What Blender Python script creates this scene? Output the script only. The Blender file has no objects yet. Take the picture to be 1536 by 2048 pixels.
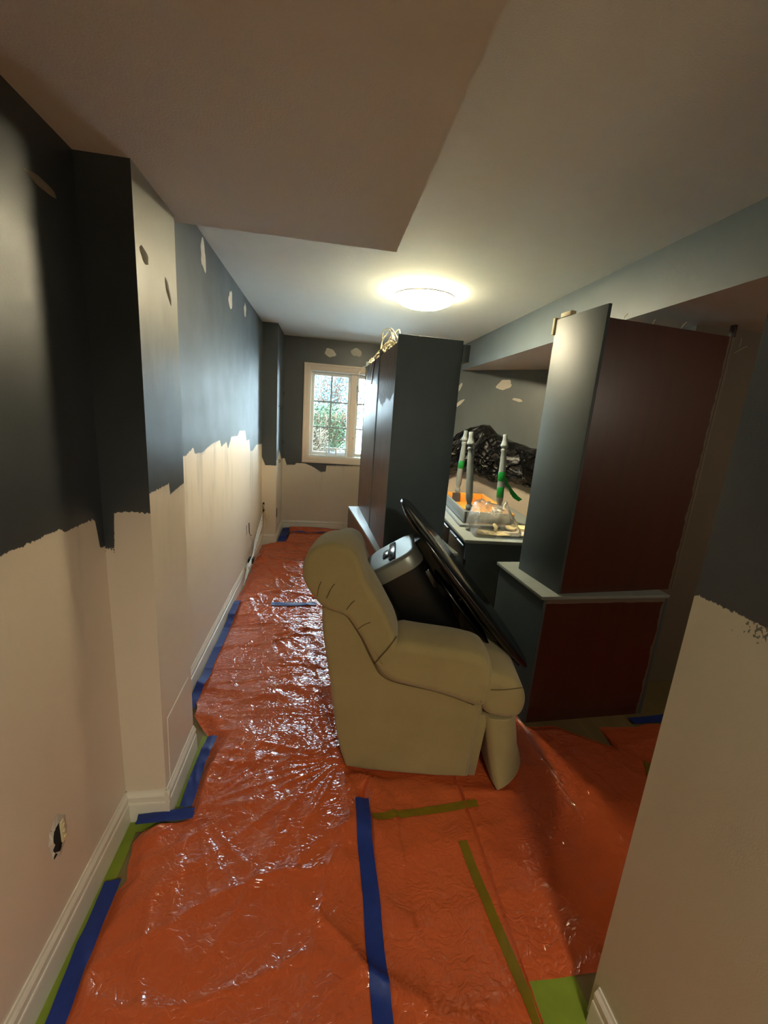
import bpy, bmesh, math, random
import numpy as np
from mathutils import Vector, Matrix, Euler

random.seed(7)
SC = bpy.context.scene
COL = SC.collection
PI = math.pi

# ------------------------------------------------------------------ camera
H = 1.6
FPX = 824.2
R = Matrix(((0.98788271, -0.03818848, -0.15043071),
            (-0.13764876, 0.23217829, -0.96288424),
            (0.07169783, 0.97192329, 0.22410832)))
# ray -> world:  columns are the camera's right / up / back axes
cam_d = bpy.data.cameras.new('camera')
cam_d.sensor_fit = 'VERTICAL'
cam_d.sensor_height = 36.0
cam_d.sensor_width = 27.0
cam_d.lens = FPX / 2048 * 36.0
cam_d.clip_start = 0.02
cam = bpy.data.objects.new('camera', cam_d)
COL.objects.link(cam)
cam.matrix_world = Matrix.Translation((0, 0, H)) @ R.to_4x4()
SC.camera = cam

# ------------------------------------------------------------------ world, exposure
w = bpy.data.worlds.new('overcast_sky')
SC.world = w
w.use_nodes = True
wn = w.node_tree.nodes
wn['Background'].inputs[0].default_value = (0.70, 0.88, 1.0, 1)
wn['Background'].inputs[1].default_value = 11.0
SC.view_settings.view_transform = 'Standard'
SC.view_settings.look = 'None'
SC.view_settings.gamma = 1
SC.view_settings.exposure = 1.6
SC.view_settings.use_curve_mapping = False
LAMP_POWER = 62.0

# portal that guides sampling of the sky through the window opening
pd = bpy.data.lights.new('window_portal', 'AREA')
pd.shape = 'RECTANGLE'; pd.size = 1.1; pd.size_y = 1.1
pd.cycles.is_portal = True
po = bpy.data.objects.new('window_portal', pd)
po.location = (0.357, 5.79, 1.57)
po.rotation_euler = (math.radians(-90), 0, 0)
COL.objects.link(po)


def room_lamp(name, loc, size, power, col):
    d = bpy.data.lights.new(name, 'AREA'); d.shape = 'DISK'; d.size = size; d.energy = power; d.color = col
    o = bpy.data.objects.new(name, d); o.location = loc
    COL.objects.link(o)
    return o


# the other ceiling lights of the basement, behind the camera and in the side room
room_lamp('rear_ceiling_lamp', (0.50, -1.4, 2.46), 0.40, 17.0, (0.98, 0.96, 0.78))
sd = bpy.data.lights.new('side_room_lamp', 'POINT'); sd.shadow_soft_size = .13; sd.energy = 4.2; sd.color = (1.0, 0.90, 0.72)
so = bpy.data.objects.new('side_room_lamp', sd); so.location = (2.6, 0.25, 1.85); COL.objects.link(so)


def ray(px, py):
    return R @ Vector(((px - 768) / FPX, -(py - 1024) / FPX, -1.0))


def on(ax, val, px, py):
    """point of the plane  axis = val  seen at a pixel of the photograph"""
    i = 'xyz'.index(ax)
    d = ray(px, py)
    c = Vector((0, 0, H))
    return c + d * ((val - c[i]) / d[i])


# ------------------------------------------------------------------ helpers
def link(o, parent=None):
    COL.objects.link(o)
    if parent is not None:
        o.parent = parent
    return o


def tag(o, label=None, cat=None, group=None, kind=None):
    if label: o['label'] = label
    if cat: o['category'] = cat
    if group: o['group'] = group
    if kind: o['kind'] = kind
    return o


def thing(name, label, cat, loc=(0, 0, 0), rz=0, group=None):
    o = bpy.data.objects.new(name, None)
    o.empty_display_size = 0.1
    o.location = loc
    o.rotation_euler = (0, 0, rz)
    link(o)
    return tag(o, label, cat, group)


def obj(name, bm, m, parent=None, smooth=False, angle=None, recalc=True):
    me = bpy.data.meshes.new(name)
    if recalc:
        bmesh.ops.recalc_face_normals(bm, faces=bm.faces)
    if angle is not None:
        for e in bm.edges:
            if len(e.link_faces) == 2 and e.calc_face_angle(0) > math.radians(angle):
                e.smooth = False
        smooth = True
    big_ = [f for f in bm.faces if len(f.verts) > 12] if smooth and angle is None else []
    for f in bm.faces:
        f.smooth = smooth
    if big_:
        r_ = bmesh.ops.triangulate(bm, faces=big_)
        for f in r_['faces']: f.smooth = False
    bm.to_mesh(me)
    bm.free()
    if isinstance(m, (list, tuple)):
        for k in m: me.materials.append(k)
    else:
        me.materials.append(m)
    o = bpy.data.objects.new(name, me)
    return link(o, parent)


def nb():
    return bmesh.new()


def box(bm, lo, hi, bev=0.0, seg=2, mat=None):
    vs = [bm.verts.new((x, y, z)) for x in (lo[0], hi[0]) for y in (lo[1], hi[1]) for z in (lo[2], hi[2])]
    fs = [(0, 1, 3, 2), (4, 6, 7, 5), (0, 4, 5, 1), (2, 3, 7, 6), (0, 2, 6, 4), (1, 5, 7, 3)]
    faces = [bm.faces.new([vs[i] for i in f]) for f in fs]
    bmesh.ops.recalc_face_normals(bm, faces=faces)
    new = vs
    if bev > 0:
        es = set()
        for f in faces: es.update(f.edges)
        r = bmesh.ops.bevel(bm, geom=list(es), offset=bev, segments=seg, affect='EDGES', profile=0.5)
        new = list({v for f in r['faces'] for v in f.verts} | {v for v in vs if v.is_valid})
    if mat is not None:
        bmesh.ops.transform(bm, matrix=mat, verts=new)
    return new


def boxobj(name, lo, hi, m, parent=None, bev=0.003, **k):
    bm = nb(); box(bm, lo, hi, bev)
    return obj(name, bm, m, parent, angle=35, **k)


def prism(bm, pts, fn0, fn1):
    """pts 2D polygon; fn0/fn1 map (a,b)->Vector for the two ends"""
    a = [bm.verts.new(fn0(*p)) for p in pts]
    b = [bm.verts.new(fn1(*p)) for p in pts]
    n = len(pts)
    bm.faces.new(a); bm.faces.new(b[::-1])
    for i in range(n):
        bm.faces.new((a[i], b[i], b[(i + 1) % n], a[(i + 1) % n]))


def lathe(bm, prof, seg=32, c=(0, 0, 0), axis_m=None):
    rings = []
    for r, z in prof:
        if r < 1e-5:
            rings.append([bm.verts.new((c[0], c[1], c[2] + z))])
        else:
            rings.append([bm.verts.new((c[0] + r * math.cos(2 * PI * k / seg), c[1] + r * math.sin(2 * PI * k / seg), c[2] + z)) for k in range(seg)])
    for A, B in zip(rings, rings[1:]):
        for k in range(seg):
            k2 = (k + 1) % seg
            if len(A) == 1 and len(B) == 1: continue
            if len(A) == 1: bm.faces.new((A[0], B[k], B[k2]))
            elif len(B) == 1: bm.faces.new((A[k], B[0], A[k2]))
            else: bm.faces.new((A[k], B[k], B[k2], A[k2]))
    if axis_m is not None:
        bmesh.ops.transform(bm, matrix=axis_m, verts=[v for r in rings for v in r])


def tube(bm, pts, r, seg=8, closed_ends=True):
    pts = [Vector(p) for p in pts]
    rings = []
    up = Vector((0, 0, 1))
    for i, p in enumerate(pts):
        d = (pts[min(i + 1, len(pts) - 1)] - pts[max(i - 1, 0)]).normalized()
        a = d.cross(up if abs(d.z) < 0.9 else Vector((1, 0, 0))).normalized()
        b = d.cross(a)
        rr = r[i] if isinstance(r, (list, tuple)) else r
        rings.append([bm.verts.new(p + (a * math.cos(2 * PI * k / seg) + b * math.sin(2 * PI * k / seg)) * rr) for k in range(seg)])
    for A, B in zip(rings, rings[1:]):
        for k in range(seg):
            bm.faces.new((A[k], A[(k + 1) % seg], B[(k + 1) % seg], B[k]))
    if closed_ends:
        bm.faces.new(rings[0][::-1]); bm.faces.new(rings[-1])


def spline(pts, n=6):
    pts = [Vector(p) for p in pts]
    out = []
    for i in range(len(pts) - 1):
        p0 = pts[max(i - 1, 0)]; p1 = pts[i]; p2 = pts[i + 1]; p3 = pts[min(i + 2, len(pts) - 1)]
        for k in range(n):
            t = k / n
            out.append(0.5 * ((2 * p1) + (p2 - p0) * t + (2 * p0 - 5 * p1 + 4 * p2 - p3) * t * t + (3 * p1 - p0 - 3 * p2 + p3) * t ** 3))
    out.append(pts[-1])
    return out


def chaikin(pts, n=2):
    for _ in range(n):
        o = []
        for i in range(len(pts)):
            a = pts[i]; b = pts[(i + 1) % len(pts)]
            o.append((a[0] * .75 + b[0] * .25, a[1] * .75 + b[1] * .25))
            o.append((a[0] * .25 + b[0] * .75, a[1] * .25 + b[1] * .75))
        pts = o
    return pts


def puffy(bm, prof, v0, v1, r, fn, n=5, crown=0.0, mid=8):
    """soft cushion-like extrusion of a 2D profile (u,z) along v, ends rounded by r; fn(u,v,z)->Vector"""
    P = [Vector((a, b)) for a, b in prof]
    N = len(P)
    area = sum(P[i].x * P[(i + 1) % N].y - P[(i + 1) % N].x * P[i].y for i in range(N))
    sg = 1 if area > 0 else -1
    nrm = []
    for i in range(N):
        d = (P[(i + 1) % N] - P[i - 1]).normalized()
        nrm.append(Vector((d.y, -d.x)) * sg)
    rows = []
    for k in range(n + 1):
        a = PI / 2 * k / n
        rows.append((v0 + r * (1 - math.sin(a)), r * (1 - math.cos(PI / 2 - (PI / 2 - a))) if False else r * (1 - math.sin(PI / 2 - a) ) if False else 0))
    rows = []
    for k in range(n + 1):
        a = PI / 2 * k / n
        rows.append((v0 + r * (1 - math.cos(a)), r * (1 - math.sin(a))))
    for k in range(1, mid):
        t = k / mid
        rows.append((v0 + r + (v1 - v0 - 2 * r) * t, -crown * math.sin(PI * t)))
    for k in range(n + 1):
        a = PI / 2 * (1 - k / n)
        rows.append((v1 - r * (1 - math.cos(a)), r * (1 - math.sin(a))))
    rings = []
    for v, ins in rows:
        rings.append([bm.verts.new(fn(P[i].x - nrm[i].x * ins, v, P[i].y - nrm[i].y * ins)) for i in range(N)])
    for A, B in zip(rings, rings[1:]):
        for i in range(N):
            bm.faces.new((A[i], A[(i + 1) % N], B[(i + 1) % N], B[i]))
    bm.faces.new(rings[0][::-1]); bm.faces.new(rings[-1])


def grid(bm, nu, nv, fn):
    vs = [[bm.verts.new(fn(i / nu, j / nv)) for j in range(nv + 1)] for i in range(nu + 1)]
    for i in range(nu):
        for j in range(nv):
            bm.faces.new((vs[i][j], vs[i + 1][j], vs[i + 1][j + 1], vs[i][j + 1]))
    return vs


# value noise (numpy)
def _h(ix, iy, s):
    v = np.sin(ix * 127.1 + iy * 311.7 + s * 74.7) * 43758.5453
    return v - np.floor(v)


def vn(x, y, s=0):
    x = np.asarray(x, float); y = np.asarray(y, float)
    ix = np.floor(x); iy = np.floor(y)
    fx = x - ix; fy = y - iy
    fx = fx * fx * (3 - 2 * fx); fy = fy * fy * (3 - 2 * fy)
    return (_h(ix, iy, s) * (1 - fx) + _h(ix + 1, iy, s) * fx) * (1 - fy) + (_h(ix, iy + 1, s) * (1 - fx) + _h(ix + 1, iy + 1, s) * fx) * fy


# ------------------------------------------------------------------ materials
def srgb(r, g, b):
    f = lambda c: (c / 255 / 12.92) if c <= 10 else ((c / 255 + 0.055) / 1.055) ** 2.4
    return (f(r), f(g), f(b), 1)


class N:
    def __init__(s, name):
        s.m = bpy.data.materials.new(name); s.m.use_nodes = True
        s.t = s.m.node_tree; s.n = s.t.nodes
        s.b = s.n['Principled BSDF']; s.out = s.n['Material Output']

    def node(s, typ, **k):
        n = s.n.new(typ)
        for a, v in k.items(): setattr(n, a, v)
        return n

    def l(s, a, b): s.t.links.new(a, b)

    def set(s, inp, v):
        if hasattr(v, 'links') or hasattr(v, 'is_linked'): s.l(v, inp)
        else: inp.default_value = v

    def math(s, op, a, b=0.0, c=None, clamp=False):
        n = s.node('ShaderNodeMath', operation=op); n.use_clamp = clamp
        s.set(n.inputs[0], a); s.set(n.inputs[1], b)
        if c is not None: s.set(n.inputs[2], c)
        return n.outputs[0]

    def mix(s, f, a, b):
        n = s.node('ShaderNodeMix', data_type='RGBA')
        s.set(n.inputs[0], f); s.set(n.inputs[6], a); s.set(n.inputs[7], b)
        return n.outputs[2]

    def noise(s, vec, scale, detail=3, rough=0.5):
        n = s.node('ShaderNodeTexNoise')
        n.inputs['Scale'].default_value = scale; n.inputs['Detail'].default_value = detail
        n.inputs['Roughness'].default_value = rough
        if vec is not None: s.l(vec, n.inputs['Vector'])
        return n.outputs[0]

    def pos(s):
        return s.node('ShaderNodeNewGeometry').outputs['Position']

    def objc(s):
        return s.node('ShaderNodeTexCoord').outputs['Object']

    def sc(s, vec, v):
        n = s.node('ShaderNodeVectorMath', operation='MULTIPLY')
        s.l(vec, n.inputs[0]); n.inputs[1].default_value = v
        return n.outputs[0]

    def sep(s, vec):
        n = s.node('ShaderNodeSeparateXYZ'); s.l(vec, n.inputs[0]); return n.outputs

    def bump(s, h, strength=0.3, dist=0.01):
        n = s.node('ShaderNodeBump'); n.inputs['Strength'].default_value = strength
        n.inputs['Distance'].default_value = dist
        s.l(h, n.inputs['Height']); s.l(n.outputs[0], s.b.inputs['Normal'])

    def ramp(s, f, lo, hi):
        n = s.node('ShaderNodeMapRange'); s.l(f, n.inputs[0])
        n.inputs[1].default_value = lo; n.inputs[2].default_value = hi
        n.interpolation_type = 'SMOOTHSTEP'
        return n.outputs[0]


def simple(name, col, rough=0.5, metal=0.0, spec=0.5, var=0.06, scale=12, bump=0.0, bscale=80, bdist=0.002, coat=0.0):
    a = N(name)
    p = a.objc()
    nz = a.noise(p, scale, 3)
    dark = tuple(c * (1 - var * 2) for c in col[:3]) + (1,)
    lite = tuple(min(1, c * (1 + var * 2)) for c in col[:3]) + (1,)
    a.l(a.mix(nz, dark, lite), a.b.inputs['Base Color'])
    a.b.inputs['Roughness'].default_value = rough
    a.b.inputs['Metallic'].default_value = metal
    a.b.inputs['Specular IOR Level'].default_value = spec
    a.b.inputs['Coat Weight'].default_value = coat
    a.b.inputs['Coat Roughness'].default_value = 0.15
    if bump > 0: a.bump(a.noise(p, bscale, 4), bump, bdist)
    return a.m


DARK = srgb(47, 53, 58)
CREAM = srgb(220, 206, 186)


def wall_paint(name, axis, a0, a1, pts, h0=0.7, h1=1.6, dark=DARK, cream=CREAM, streak=0.4, ragged=0.012, smear=0.35, seed=0.0, rough=0.42, upper_tint=None):
    """dark paint above a brushed cutting-in line, primed cream below; pts = [(coord, height)] of the line"""
    a = N(name)
    P = a.pos()
    xyz = a.sep(P)
    c = xyz['XYZ'.index(axis.upper())]
    t = a.math('DIVIDE', a.math('SUBTRACT', c, a0), a1 - a0, clamp=True)
    fc = a.node('ShaderNodeFloatCurve')
    cu = fc.mapping.curves[0]
    q = sorted([((p - a0) / (a1 - a0), (h - h0) / (h1 - h0)) for p, h in pts])
    q = [(0, q[0][1])] + [k for k in q if 0.0005 < k[0] < 0.9995] + [(1, q[-1][1])]
    cu.points[0].location = q[0]; cu.points[1].location = q[-1]
    for k in q[1:-1]: cu.points.new(*k)
    for k in cu.points: k.handle_type = 'VECTOR'
    fc.mapping.update()
    a.l(t, fc.inputs['Value'])
    h = a.math('MULTIPLY_ADD', fc.outputs[0], h1 - h0, h0)
    off = a.node('ShaderNodeVectorMath', operation='ADD'); a.l(P, off.inputs[0]); off.inputs[1].default_value = (seed, seed, seed)
    PP = off.outputs[0]
    n1 = a.noise(a.sc(PP, (90, 90, 22)), 1.0, 4, 0.65)
    d = a.math('SUBTRACT', xyz[2], h)                              # height above the line
    d2 = a.math('ADD', d, a.math('MULTIPLY', a.math('SUBTRACT', n1, 0.5), ragged * 2))
    mask = a.ramp(d2, -0.0012, 0.0012)
    # dry-brush specks within 5 cm of the line
    sp = a.noise(a.sc(PP, (170, 170, 120)), 1.0, 2, 0.5)
    near = a.math('SUBTRACT', 1.0, a.math('DIVIDE', a.math('ABSOLUTE', d), 0.05), clamp=True)
    where = a.ramp(a.noise(PP, 3.1, 1), 0.45, 0.6)
    spk = a.ramp(a.math('ADD', sp, a.math('MULTIPLY', a.math('MULTIPLY', near, where), smear)), 0.80, 0.84)
    mask2 = a.math('MAXIMUM', mask, a.math('MULTIPLY', spk, 0.85))
    # cream: thin grey-green ghosting of old paint, vertical streaks
    g = a.noise(a.sc(PP, (5, 5, 0.9)), 1.0, 4, 0.6)
    ghost = a.math('MULTIPLY', a.ramp(g, 0.52, 0.75), streak)
    below = a.math('SUBTRACT', 1.0, a.math('DIVIDE', a.math('ABSOLUTE', d), 0.7), clamp=True)
    ghost = a.math('MULTIPLY', ghost, below)
    cr = a.mix(ghost, cream, srgb(124, 124, 108))
    dk = a.mix(a.ramp(a.noise(a.sc(PP, (3, 3, 1.5)), 1.0, 3), 0.35, 0.7), dark, tuple(min(1, k * 1.3) for k in dark[:3]) + (1,))
    if upper_tint:       # pale beige mixed into the dark paint colour, stronger higher up
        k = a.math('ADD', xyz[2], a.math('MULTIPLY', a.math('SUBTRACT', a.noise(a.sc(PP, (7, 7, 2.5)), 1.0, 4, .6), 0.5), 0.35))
        dk = a.mix(a.math('MULTIPLY', a.ramp(k, upper_tint[0], upper_tint[1]), upper_tint[2]), dk, srgb(196, 188, 158))
    a.b.inputs['Specular IOR Level'].default_value = 0.8
    a.l(a.mix(mask2, cr, dk), a.b.inputs['Base Color'])
    a.l(a.math('MULTIPLY_ADD', a.noise(PP, 6, 3), 0.2, rough - 0.1), a.b.inputs['Roughness'])
    a.bump(a.noise(PP, 260, 3, 0.6), 0.18, 0.002)
    return a.m


M = {}
M['ceiling'] = simple('ceiling_paint', srgb(224, 224, 215), 0.75, var=0.015, bump=0.5, bscale=190, bdist=0.003)
M['beam'] = simple('beam_slate_paint', srgb(112, 122, 126), 0.5, var=0.05, scale=4, bump=0.2, bscale=200)
M['soffit'] = simple('soffit_paint', srgb(196, 180, 168), 0.7, var=0.02, bump=0.4, bscale=190, bdist=0.003)
M['trim'] = simple('baseboard_paint', srgb(226, 218, 202), 0.38, var=0.03, scale=9, bump=0.1, bscale=60)
M['greywall'] = simple('taupe_wall', srgb(112, 100, 84), 0.6, var=0.04, scale=5)
M['casing'] = simple('window_casing_paint', srgb(224, 208, 192), 0.4, var=0.02)
M['vinyl'] = simple('white_vinyl', srgb(228, 230, 226), 0.35, var=0.01)
M['muntin'] = simple('muntin_grey', srgb(150, 166, 174), 0.4)
M['slate'] = simple('slate_cabinet_paint', srgb(74, 86, 91), 0.52, var=0.06, scale=7, bump=0.12, bscale=45)
M['slatetop'] = simple('slate_worktop_paint', srgb(142, 150, 146), 0.35, var=0.08, scale=9, bump=0.1, bscale=60)
M['whitewire'] = simple('cream_cable', srgb(228, 214, 176), 0.45)
M['blackwire'] = simple('black_cable', srgb(22, 22, 24), 0.4)
M['filler'] = simple('filler_compound', srgb(205, 198, 186), 0.85, var=0.08, scale=40, bump=0.4, bscale=120)
M['fillerdark'] = simple('filler_smear', srgb(128, 120, 104), 0.85, var=0.08, scale=40, bump=0.4, bscale=120)
M['bluetape'] = simple('blue_masking_tape', srgb(18, 46, 122), 0.5, var=0.1, scale=30, bump=0.25, bscale=300, bdist=0.001)
M['greentape'] = simple('green_masking_tape', srgb(126, 142, 38), 0.55, var=0.08, scale=20, bump=0.2, bscale=300, bdist=0.001)
M['olivetape'] = simple('green_tape_seen_on_film', srgb(120, 98, 14), 0.4, var=0.1, scale=20, bump=0.2, bscale=300, bdist=0.001)
M['kelly'] = simple('bright_green_tape', srgb(20, 122, 50), 0.35, var=0.1, scale=20)
M['pine'] = simple('pine_underside', srgb(222, 158, 66), 0.5, var=0.1, scale=14)
M['legpaint'] = simple('grey_leg_paint', srgb(122, 130, 132), 0.4, var=0.06)
M['blackgloss'] = simple('black_gloss', srgb(8, 8, 9), 0.17, var=0.05, coat=0.5)
M['blackplastic'] = simple('black_plastic', srgb(14, 13, 13), 0.38, var=0.1, bump=0.1, bscale=300)
M['silver'] = simple('silver_lid', srgb(138, 138, 128), 0.36, metal=0.6, var=0.03)
M['chrome'] = simple('chrome', srgb(214, 214, 210), 0.12, metal=1.0, var=0.01)
M['hole'] = simple('dark_cavity', srgb(14, 12, 10), 0.9)
M['card'] = simple('cream_card', srgb(226, 212, 168), 0.6, var=0.05)
M['paper'] = simple('white_paper', srgb(214, 214, 204), 0.6, var=0.03)
M['drawerdark'] = simple('black_drawer', srgb(26, 24, 24), 0.3, var=0.2, scale=30)

# floor: worn olive-brown vinyl
a = N('olive_vinyl_floor')
P = a.pos()
a.l(a.mix(a.noise(a.sc(P, (6, 1.5, 6)), 1.6, 5, 0.6), srgb(92, 78, 46), srgb(140, 122, 78)), a.b.inputs['Base Color'])
a.b.inputs['Roughness'].default_value = 0.45
M['floor'] = a.m

# orange film
a = N('orange_plastic_film')
P = a.pos()
nz = a.noise(P, 3.0, 4)
a.l(a.mix(nz, (0.47, 0.078, 0.020, 1), (0.61, 0.115, 0.032, 1)), a.b.inputs['Base Color'])
a.b.inputs['Roughness'].default_value = 0.13
a.b.inputs['IOR'].default_value = 1.58
a.b.inputs['Specular IOR Level'].default_value = 0.6
vo = a.node('ShaderNodeTexVoronoi', feature='DISTANCE_TO_EDGE'); vo.inputs['Scale'].default_value = 1.0
wp = a.node('ShaderNodeVectorMath', operation='ADD')
a.l(a.sc(P, (15, 34, 14)), wp.inputs[0])
nn = a.node('ShaderNodeTexNoise'); nn.inputs['Scale'].default_value = 9; nn.inputs['Detail'].default_value = 3
a.l(P, nn.inputs['Vector'])
ms = a.node('ShaderNodeVectorMath', operation='SCALE'); ms.inputs['Scale'].default_value = 6.0
a.l(nn.outputs[1], ms.inputs[0]); a.l(ms.outputs[0], wp.inputs[1]); a.l(wp.outputs[0], vo.inputs['Vector'])
cre = a.math('POWER', a.math('MINIMUM', vo.outputs['Distance'], 0.35), 0.6)
big = a.noise(wp.outputs[0], 0.35, 3, 0.6)
a.bump(a.math('ADD', a.math('MULTIPLY', cre, 0.5), a.math('MULTIPLY', big, 1.6)), 0.38, 0.014)
M['film'] = a.m

# khaki microfibre
a = N('khaki_microfibre')
P = a.objc()
n1 = a.noise(P, 5, 4, 0.6); n2 = a.noise(P, 420, 2)
c = a.mix(n1, srgb(142, 124, 80), srgb(166, 146, 100))
a.l(c, a.b.inputs['Base Color'])
a.b.inputs['Roughness'].default_value = 0.95
a.b.inputs['Specular IOR Level'].default_value = 0.15
a.b.inputs['Sheen Weight'].default_value = 0.2
a.b.inputs['Sheen Roughness'].default_value = 0.5
a.bump(a.math('ADD', n2, a.math('MULTIPLY', a.noise(P, 22, 3), 1.5)), 0.35, 0.004)
M['fabric'] = a.m
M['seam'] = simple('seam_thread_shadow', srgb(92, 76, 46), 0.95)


def mahog(name, w, h, edge='right', patch=False):
    """dark red-brown back board in object coordinates (x 0..w, z 0..h) with a ragged painted margin"""
    a = N(name)
    P = a.objc()
    x, y, z = a.sep(P)
    gr = a.noise(a.sc(P, (22, 22, 1.3)), 1.0, 4, 0.6)
    col = a.mix(gr, srgb(60, 19, 9), srgb(86, 34, 16))
    rg = a.math('MULTIPLY', a.math('SUBTRACT', a.noise(P, 16, 4, 0.6), 0.5), 0.03)
    rg2 = a.math('MULTIPLY', a.math('SUBTRACT', a.noise(P, 4, 2, 0.6), 0.5), 0.035)
    rg = a.math('ADD', rg, rg2)
    if edge:
        m = a.ramp(a.math('ADD', x, rg), w - 0.034, w - 0.031)
        col = a.mix(m, col, srgb(104, 94, 80))
        m2 = a.ramp(a.math('SUBTRACT', a.math('ADD', z, a.math('MULTIPLY', rg, 0.3)), h - 0.018), 0.0, 0.002)
        if edge == 'base': col = a.mix(m2, col, srgb(112, 98, 86))
    rough = a.math('MULTIPLY_ADD', a.noise(P, 5, 3), 0.12, 0.30)
    if patch:
        m = a.ramp(a.math('ADD', z, a.math('MULTIPLY', a.math('SUBTRACT', a.noise(P, 6, 4), 0.5), 0.25)), h - 0.33, h - 0.31)
        col = a.mix(m, col, a.mix(a.noise(P, 25, 4), srgb(78, 62, 56), srgb(140, 124, 108)))
        rough = a.math('ADD', rough, a.math('MULTIPLY', m, 0.45))
    a.l(col, a.b.inputs['Base Color'])
    a.l(rough, a.b.inputs['Roughness'])
    a.b.inputs['Coat Weight'].default_value = 0.12
    a.b.inputs['Coat Roughness'].default_value = 0.25
    a.bump(a.noise(a.sc(P, (60, 60, 3)), 1.0, 2), 0.05, 0.002)
    return a.m


def emit(name, col, s):
    a = N(name)
    a.b.inputs['Base Color'].default_value = (0.9, 0.9, 0.88, 1)
    a.b.inputs['Emission Color'].default_value = col
    a.b.inputs['Emission Strength'].default_value = s
    return a.m


def thin_plastic(name, tint=(1, 1, 1, 1), gloss=0.12, rough=0.05, crinkle=0.0, milky=0.0):
    a = N(name)
    a.n.remove(a.b)
    tr = a.node('ShaderNodeBsdfTransparent'); tr.inputs[0].default_value = tint
    gl = a.node('ShaderNodeBsdfGlossy'); gl.inputs['Roughness'].default_value = rough
    fr = a.node('ShaderNodeFresnel'); fr.inputs[0].default_value = 1.5
    mx = a.node('ShaderNodeMixShader')
    a.l(a.math('ADD', fr.outputs[0], gloss, clamp=True), mx.inputs[0])
    if milky > 0:
        df = a.node('ShaderNodeBsdfDiffuse'); df.inputs[0].default_value = (0.9, 0.88, 0.82, 1)
        m0 = a.node('ShaderNodeMixShader'); m0.inputs[0].default_value = milky
        a.l(tr.outputs[0], m0.inputs[1]); a.l(df.outputs[0], m0.inputs[2]); a.l(m0.outputs[0], mx.inputs[1])
    else:
        a.l(tr.outputs[0], mx.inputs[1])
    a.l(gl.outputs[0], mx.inputs[2])
    if crinkle > 0:
        bp = a.node('ShaderNodeBump'); bp.inputs['Strength'].default_value = crinkle; bp.inputs['Distance'].default_value = 0.02
        a.l(a.noise(a.objc(), 28, 4, 0.6), bp.inputs['Height'])
        a.l(bp.outputs[0], gl.inputs['Normal']); a.l(bp.outputs[0], fr.inputs['Normal'])
    a.l(mx.outputs[0], a.out.inputs['Surface'])
    return a.m


# ------------------------------------------------------------------ room shell
XL = -0.70          # left wall plane
YB = 5.60           # window wall
ZC = 2.50           # ceiling
ZB = 2.24           # bulkhead underside


def struct(name, bm, m, smooth=False, label=None):
    o = obj(name, bm, m, None, smooth)
    o['kind'] = 'structure'
    if label: o['label'] = label
    return o


def sbox(name, lo, hi, m, label=None):
    bm = nb(); box(bm, lo, hi)
    return struct(name, bm, m, label=label)


sbox('floor', (-0.9, -2.7, -0.1), (3.5, 5.8, 0.0), M['floor'], 'olive brown floor under the orange film')
sbox('ceiling', (-0.9, -2.7, ZC), (3.5, 5.8, ZC + 0.1), M['ceiling'], 'plain ceiling')
sbox('ceiling_bulkhead', (-0.9, -2.7, ZB), (0.255, 1.81, ZC), M['ceiling'], 'lowered ceiling box over the corridor')
sbox('ceiling_beam', (1.6, -2.7, 2.21), (3.5, 5.8, ZC), [M['beam'], M['soffit']], 'slate painted beam with a cream underside')
ob = bpy.data.objects['ceiling_beam']
for f in ob.data.polygons:
    if f.normal.z < -0.5: f.material_index = 1

m = wall_paint('paint_left_near', 'y', -2.6, 1.41, [(-2.6, 1.22), (0.974, 1.238), (1.18, 1.241), (1.2, 1.24), (1.206, 1.226), (1.282, 1.227), (1.362, 1.226), (1.367, 1.187), (1.378, 1.126), (1.41, 1.118)], streak=0.6)
wl = sbox('wall_left_near', (-0.9, -2.7, 0), (XL, 1.45, ZB + .05), m, 'near left wall, dark paint above a cut-in line, primed cream below')
m = wall_paint('paint_pillar', 'x', -0.72, -0.52, [(-0.716, 1.112), (-0.673, 1.112), (-0.665, 1.234), (-0.617, 1.239), (-0.54, 1.235)], streak=0.25, seed=3)
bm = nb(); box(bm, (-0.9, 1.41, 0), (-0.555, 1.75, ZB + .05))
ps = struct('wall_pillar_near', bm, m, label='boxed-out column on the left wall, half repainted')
m2 = wall_paint('paint_pillar_side', 'y', 1.3, 1.8, [(1.3, 1.30), (1.396, 1.302), (1.425, 1.302), (1.585, 1.307), (1.594, 1.265), (1.732, 1.28), (1.8, 1.28)], streak=0.2, seed=5, upper_tint=(1.55, 1.98, .42))
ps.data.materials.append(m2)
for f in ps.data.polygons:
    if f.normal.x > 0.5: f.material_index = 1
m = wall_paint('paint_left_far', 'y', 1.7, 5.0, [(1.7, 1.33), (2.258, 1.334), (2.38, 1.366), (2.40, 1.330), (2.549, 1.321), (2.74, 1.355), (2.97, 1.368), (3.003, 1.318), (3.158, 1.343), (3.209, 1.289), (3.329, 1.37), (3.56, 1.363), (3.64, 1.401), (3.89, 1.392), (3.95, 1.30), (4.10, 1.30), (4.151, 1.186), (4.3, 1.18), (4.5, 1.221), (5.0, 1.2)], streak=0.85, seed=9, smear=0.3, rough=0.50, dark=srgb(58, 66, 72))
wl3 = sbox('wall_left_far', (-0.9, 1.74, 0), (XL, 4.92, ZC + .02), m, 'far left wall, slate paint over cream with streaks')
m = wall_paint('paint_pillar_far', 'x', -0.72, -0.5, [(-0.72, 1.06), (-0.70, 1.06), (-0.66, 0.96), (-0.5, 0.963)], streak=0.8, seed=12, h0=.7, h1=1.3)
ps = sbox('wall_pillar_far', (-0.9, 4.9, 0), (-0.535, 5.62, ZC + .02), m, 'far boxed-out column beside the window wall')
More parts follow.
